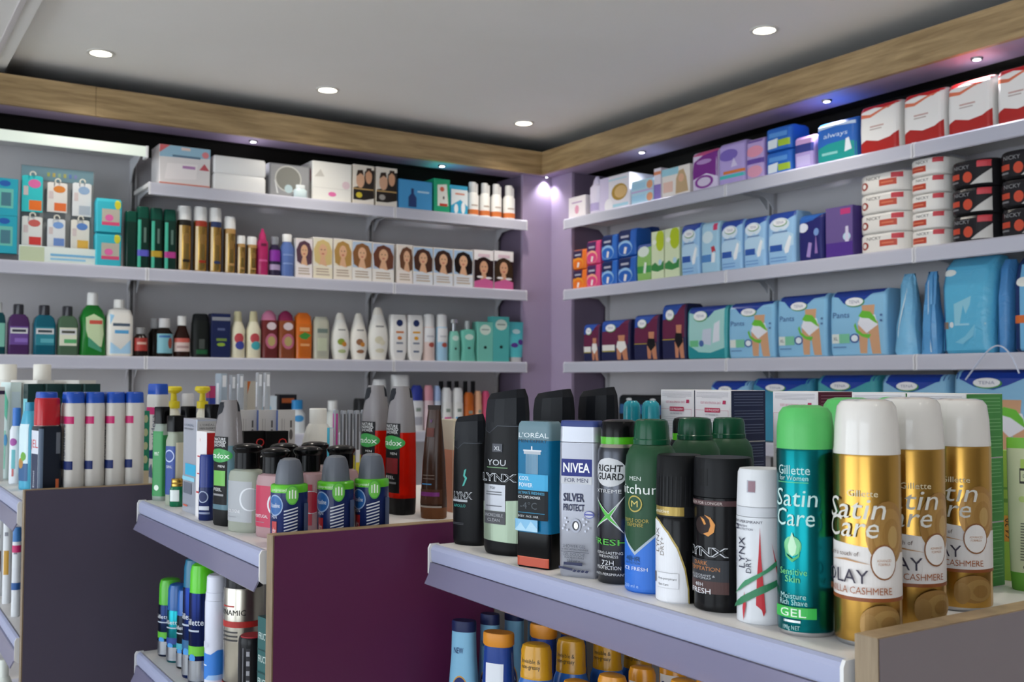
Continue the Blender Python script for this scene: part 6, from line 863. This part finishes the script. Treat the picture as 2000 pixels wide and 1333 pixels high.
G('toothpaste_tube', 'tube', 'white tube with a blue cap standing at the left edge', tube('dfe4ea', '3f78c8', .16)[::-1] and [('tube', 'dfe4ea', .9, 'e', [(0, .9, .95), (.02, 1, 1), (.7, .95, .95), (.76, .7, .7)]), ('cap', '3f78c8', 1, 'e', [(.76, .62, .62), (.98, .62, .62), (1, .56, .56)])], [(0, 'front', [('e', .4, .55, .3, .05, 'a04a9a'), ('r', .3, .2, .6, .45, '6ab8c0'), ('r', .35, .1, .5, .2, 'c86a6a')])], None, x=(18, 42), y=797, yb=946)
G('toothpaste_carton', 'box', 'white and mint green tall carton at the left edge', carton('d3e4e2'), [(0, 'front', [('p', [(.2, .7), (.3, .95), (.8, .8), (.7, .6)], '5ac0a0'), ('r', .1, .1, .6, .5, '8ad0b8'), ('e', .6, .4, .2, .06, '3a9ad0')]), (0, 'right', [('r', .1, .1, .9, .9, 'c9dce6'), ('r', .3, .3, .7, .6, '7ab8dc')])], None, x=(4, 40), y=747, dep=2.2, asp=.5, delta=65)
G('gum_carton', 'box', 'white carton with black lettering at the far left edge', carton('dad6d4'), [(0, 'right', [('r', .2, .5, .5, .9, '5a5458'), ('r', .0, .92, 1, .96, '3a2a4a')]), (0, 'front', [('r', .2, .2, .8, .5, 'c9c4c4')])], None, x=(-30, 8), y=756, dep=2.15, asp=.6, delta=65)
for i, (a, b) in enumerate(((-6, 33), (64, 100))): G('white_spray_bottle', 'bottle', ('white cylinder cap bottle at the top left corner of the island', 'white cylinder cap bottle behind the dark green cartons')[i], [('bottle', 'dedbd4', 1, 'e', [(0, .95, .95), (.02, 1, 1), (.82, 1, 1), (.86, .9, .9)]), ('cap', 'e6e3da', 1, 'e', [(.86, .9, .9), (.99, .9, .9), (1, .84, .84)])], (), 'white cylinder cap bottles', x=(a, b), y=712, dep=2.3)
for i, (a, b) in enumerate(((24, 102), (106, 184))): G('white_carton', 'box', ('left', 'right')[i]+' one of two white cartons behind the dark green cartons', carton('dcd8d0', .1), (), 'white cartons at the back of the farthest island', x=(a, b), y=743, dep=2.215, asp=.25, delta=70)
for i, (a, b) in enumerate(((48, 84), (85, 121), (122, 158), (159, 195))): G('dark_green_carton', 'box', ['first', 'second', 'third', 'fourth'][i]+' dark green topped carton behind the shampoo row, counted from the left', carton('1f3a38:f', .04), [(0, 'left', [('r', .1, .1, .9, .9, '6ab8c4')]), (0, 'front', [('r', .05, .1, .95, .85, '7ac4cc')]), (0, 'right', [('r', .1, .2, .9, .7, '15181a')])], 'dark green cartons', x=(a, b), y=750, dep=2.09+.012*i, asp=1.2, delta=72)
G('mint_carton', 'box', 'narrow green carton with cream drops between the shampoo and the green bottle', carton('2f9a7a'), [(0, 'right', [('e', .5, .9-.17*i, .3, .05, 'd6e0b0') for i in range(4)] + [('r', 0, 0, 1, .25, 'd9ccb0')])], None, x=(277, 293), y=803, dep=1.975, asp=1.5, delta=75)
for a, b, w in ((324, 356, 'left'), (381, 411, 'right')): G('pump_bottle', 'bottle', w+' cream bottle with a yellow pump head', pump_('e6e2d3', 'd8c41e'), [(0, 'front', [('r', .1, .1, .9, .5, 'c9d8e0')])], 'yellow pump bottles', x=(a, b), y=755, dep=2.22, delta=20)
G('vitamin_jar', 'jar', 'brown jar with white lid between the two yellow pumps', jar_bottle('2a1712:f', 'd9d8da', .84), (), None, x=(351, 384), y=769, dep=2.3)
for a, b, y, w, c in ((420, 444, 730, 'leftmost, with dotted card', 'cfdfee'), (447, 461, 733, 'second', 'd3dae4'), (462, 476, 731, 'third', 'd3dae4'), (499, 513, 728, 'fourth', 'd9dde2'), (514, 528, 728, 'rightmost', 'd9dde2')):
    G('brush_head_pack', 'pack', 'tall clear blister of brush heads, '+w+' of the five', [('blister', c+':l', .2, 'r', [(0, 1, 1), (.98, 1, 1), (1, .9, .9)])], [(0, 'front', [('r', .15, .1, .85, .6, 'b7bfd0'), ('r', .3, .65, .7, .9, 'e6e9f0')]), (0, 'right', [('r', .15, .1, .85, .6, 'b0a890' if a > 460 else 'dfe8f2'), ('r', .2, .86, .8, .98, 'f0f2f6')])], 'tall clear blisters', x=(a, b), y=y, dep=2.42, asp=1.0001 if a > 440 else .6, delta=60)
G('plaster_box', 'box', 'cream and orange carton between the clear blisters', carton('cfc8ba'), [(0, 'right', [('p', [(0, 1), (.4, 1), (0, .85)], 'd8783a'), ('r', .0, .1, .2, .5, '2a4a8a')])], None, x=(477, 499), y=745, dep=2.46, asp=1.2, delta=65)
G('blue_box', 'box', 'blue carton with a pink top right of the second yellow pump', carton('2a3f9a'), [(0, 'right', [('r', 0, .86, 1, 1, 'b8386c')]), (0, 'front', [('r', 0, .86, 1, 1, 'b8386c')])], None, x=(403, 421), y=754, dep=2.35, asp=1.0001, delta=60)
# lower shelf of the farthest unit
for i, (a, b, y, dd, w, ac) in enumerate(((-4, 16, 1002, 2.13, 'with a dark label', '5a3a34'), (14, 30, 990, 2.06, 'with an amber label', 'c99a3a'), (32, 48, 1030, 1.95, 'with pink tag and blue band', 'c8286c'))):
    G('white_tube_bottle', 'bottle', 'white bottle '+w+' on the lower left shelf', [('bottle', 'dde0e4', .9, 'e', [(0, .94, .94), (.02, 1, 1), (.82, 1, 1), (.84, .96, .96)]), ('cap', 'e2e5ea' if i < 2 else '3a78b8', .9, 'e', [(.84, .95, .95), (.98, .92, .92), (1, .8, .8)])], [(0, 'front', [('r', .2, .3, .8, .55, ac if i < 2 else 'd9dce2'), ('r', .3, .7, .7, .74, '8a8c96')] + ([('r', .0, .72, 1.2, .8, 'c8286c'), ('r', .0, .3, 1.2, .38, '2a5a9a')] if i == 2 else []))], 'white bottles on the lower left shelf', z=-.44, x=(a, b), y=y, dep=dd)
G('lower_bottle', 'bottle', 'pale bottle with lime base on the bottom left shelf', [('bottle', 'dfe4dc', .9, 'e', [(0, .94, .94), (.02, 1, 1), (.7, 1, 1), (.8, .6, .6)]), ('cap', 'e2e6e0', 1, 'e', [(.8, .55, .55), (1, .55, .55)])], [(0, 'front', [('r', -.2, .2, 1.2, .55, 'a9c83a')])], None, z=-.71, x=(3, 36), y=1287, dep=2.05)
RW(Z4, 1205, 1300, 772, 'dotted_black_pack', 'pack', 'black pack with white dots seen above the turquoise capped cans', bag('1d2024', .3), [(0, 'front', [('e', .25, .88, .06, .035, 'd9dcde'), ('e', .75, .88, .06, .035, 'd9dcde'), ('r', .0, .5, 1, .75, '2a5a8a')])], None, d=.1)
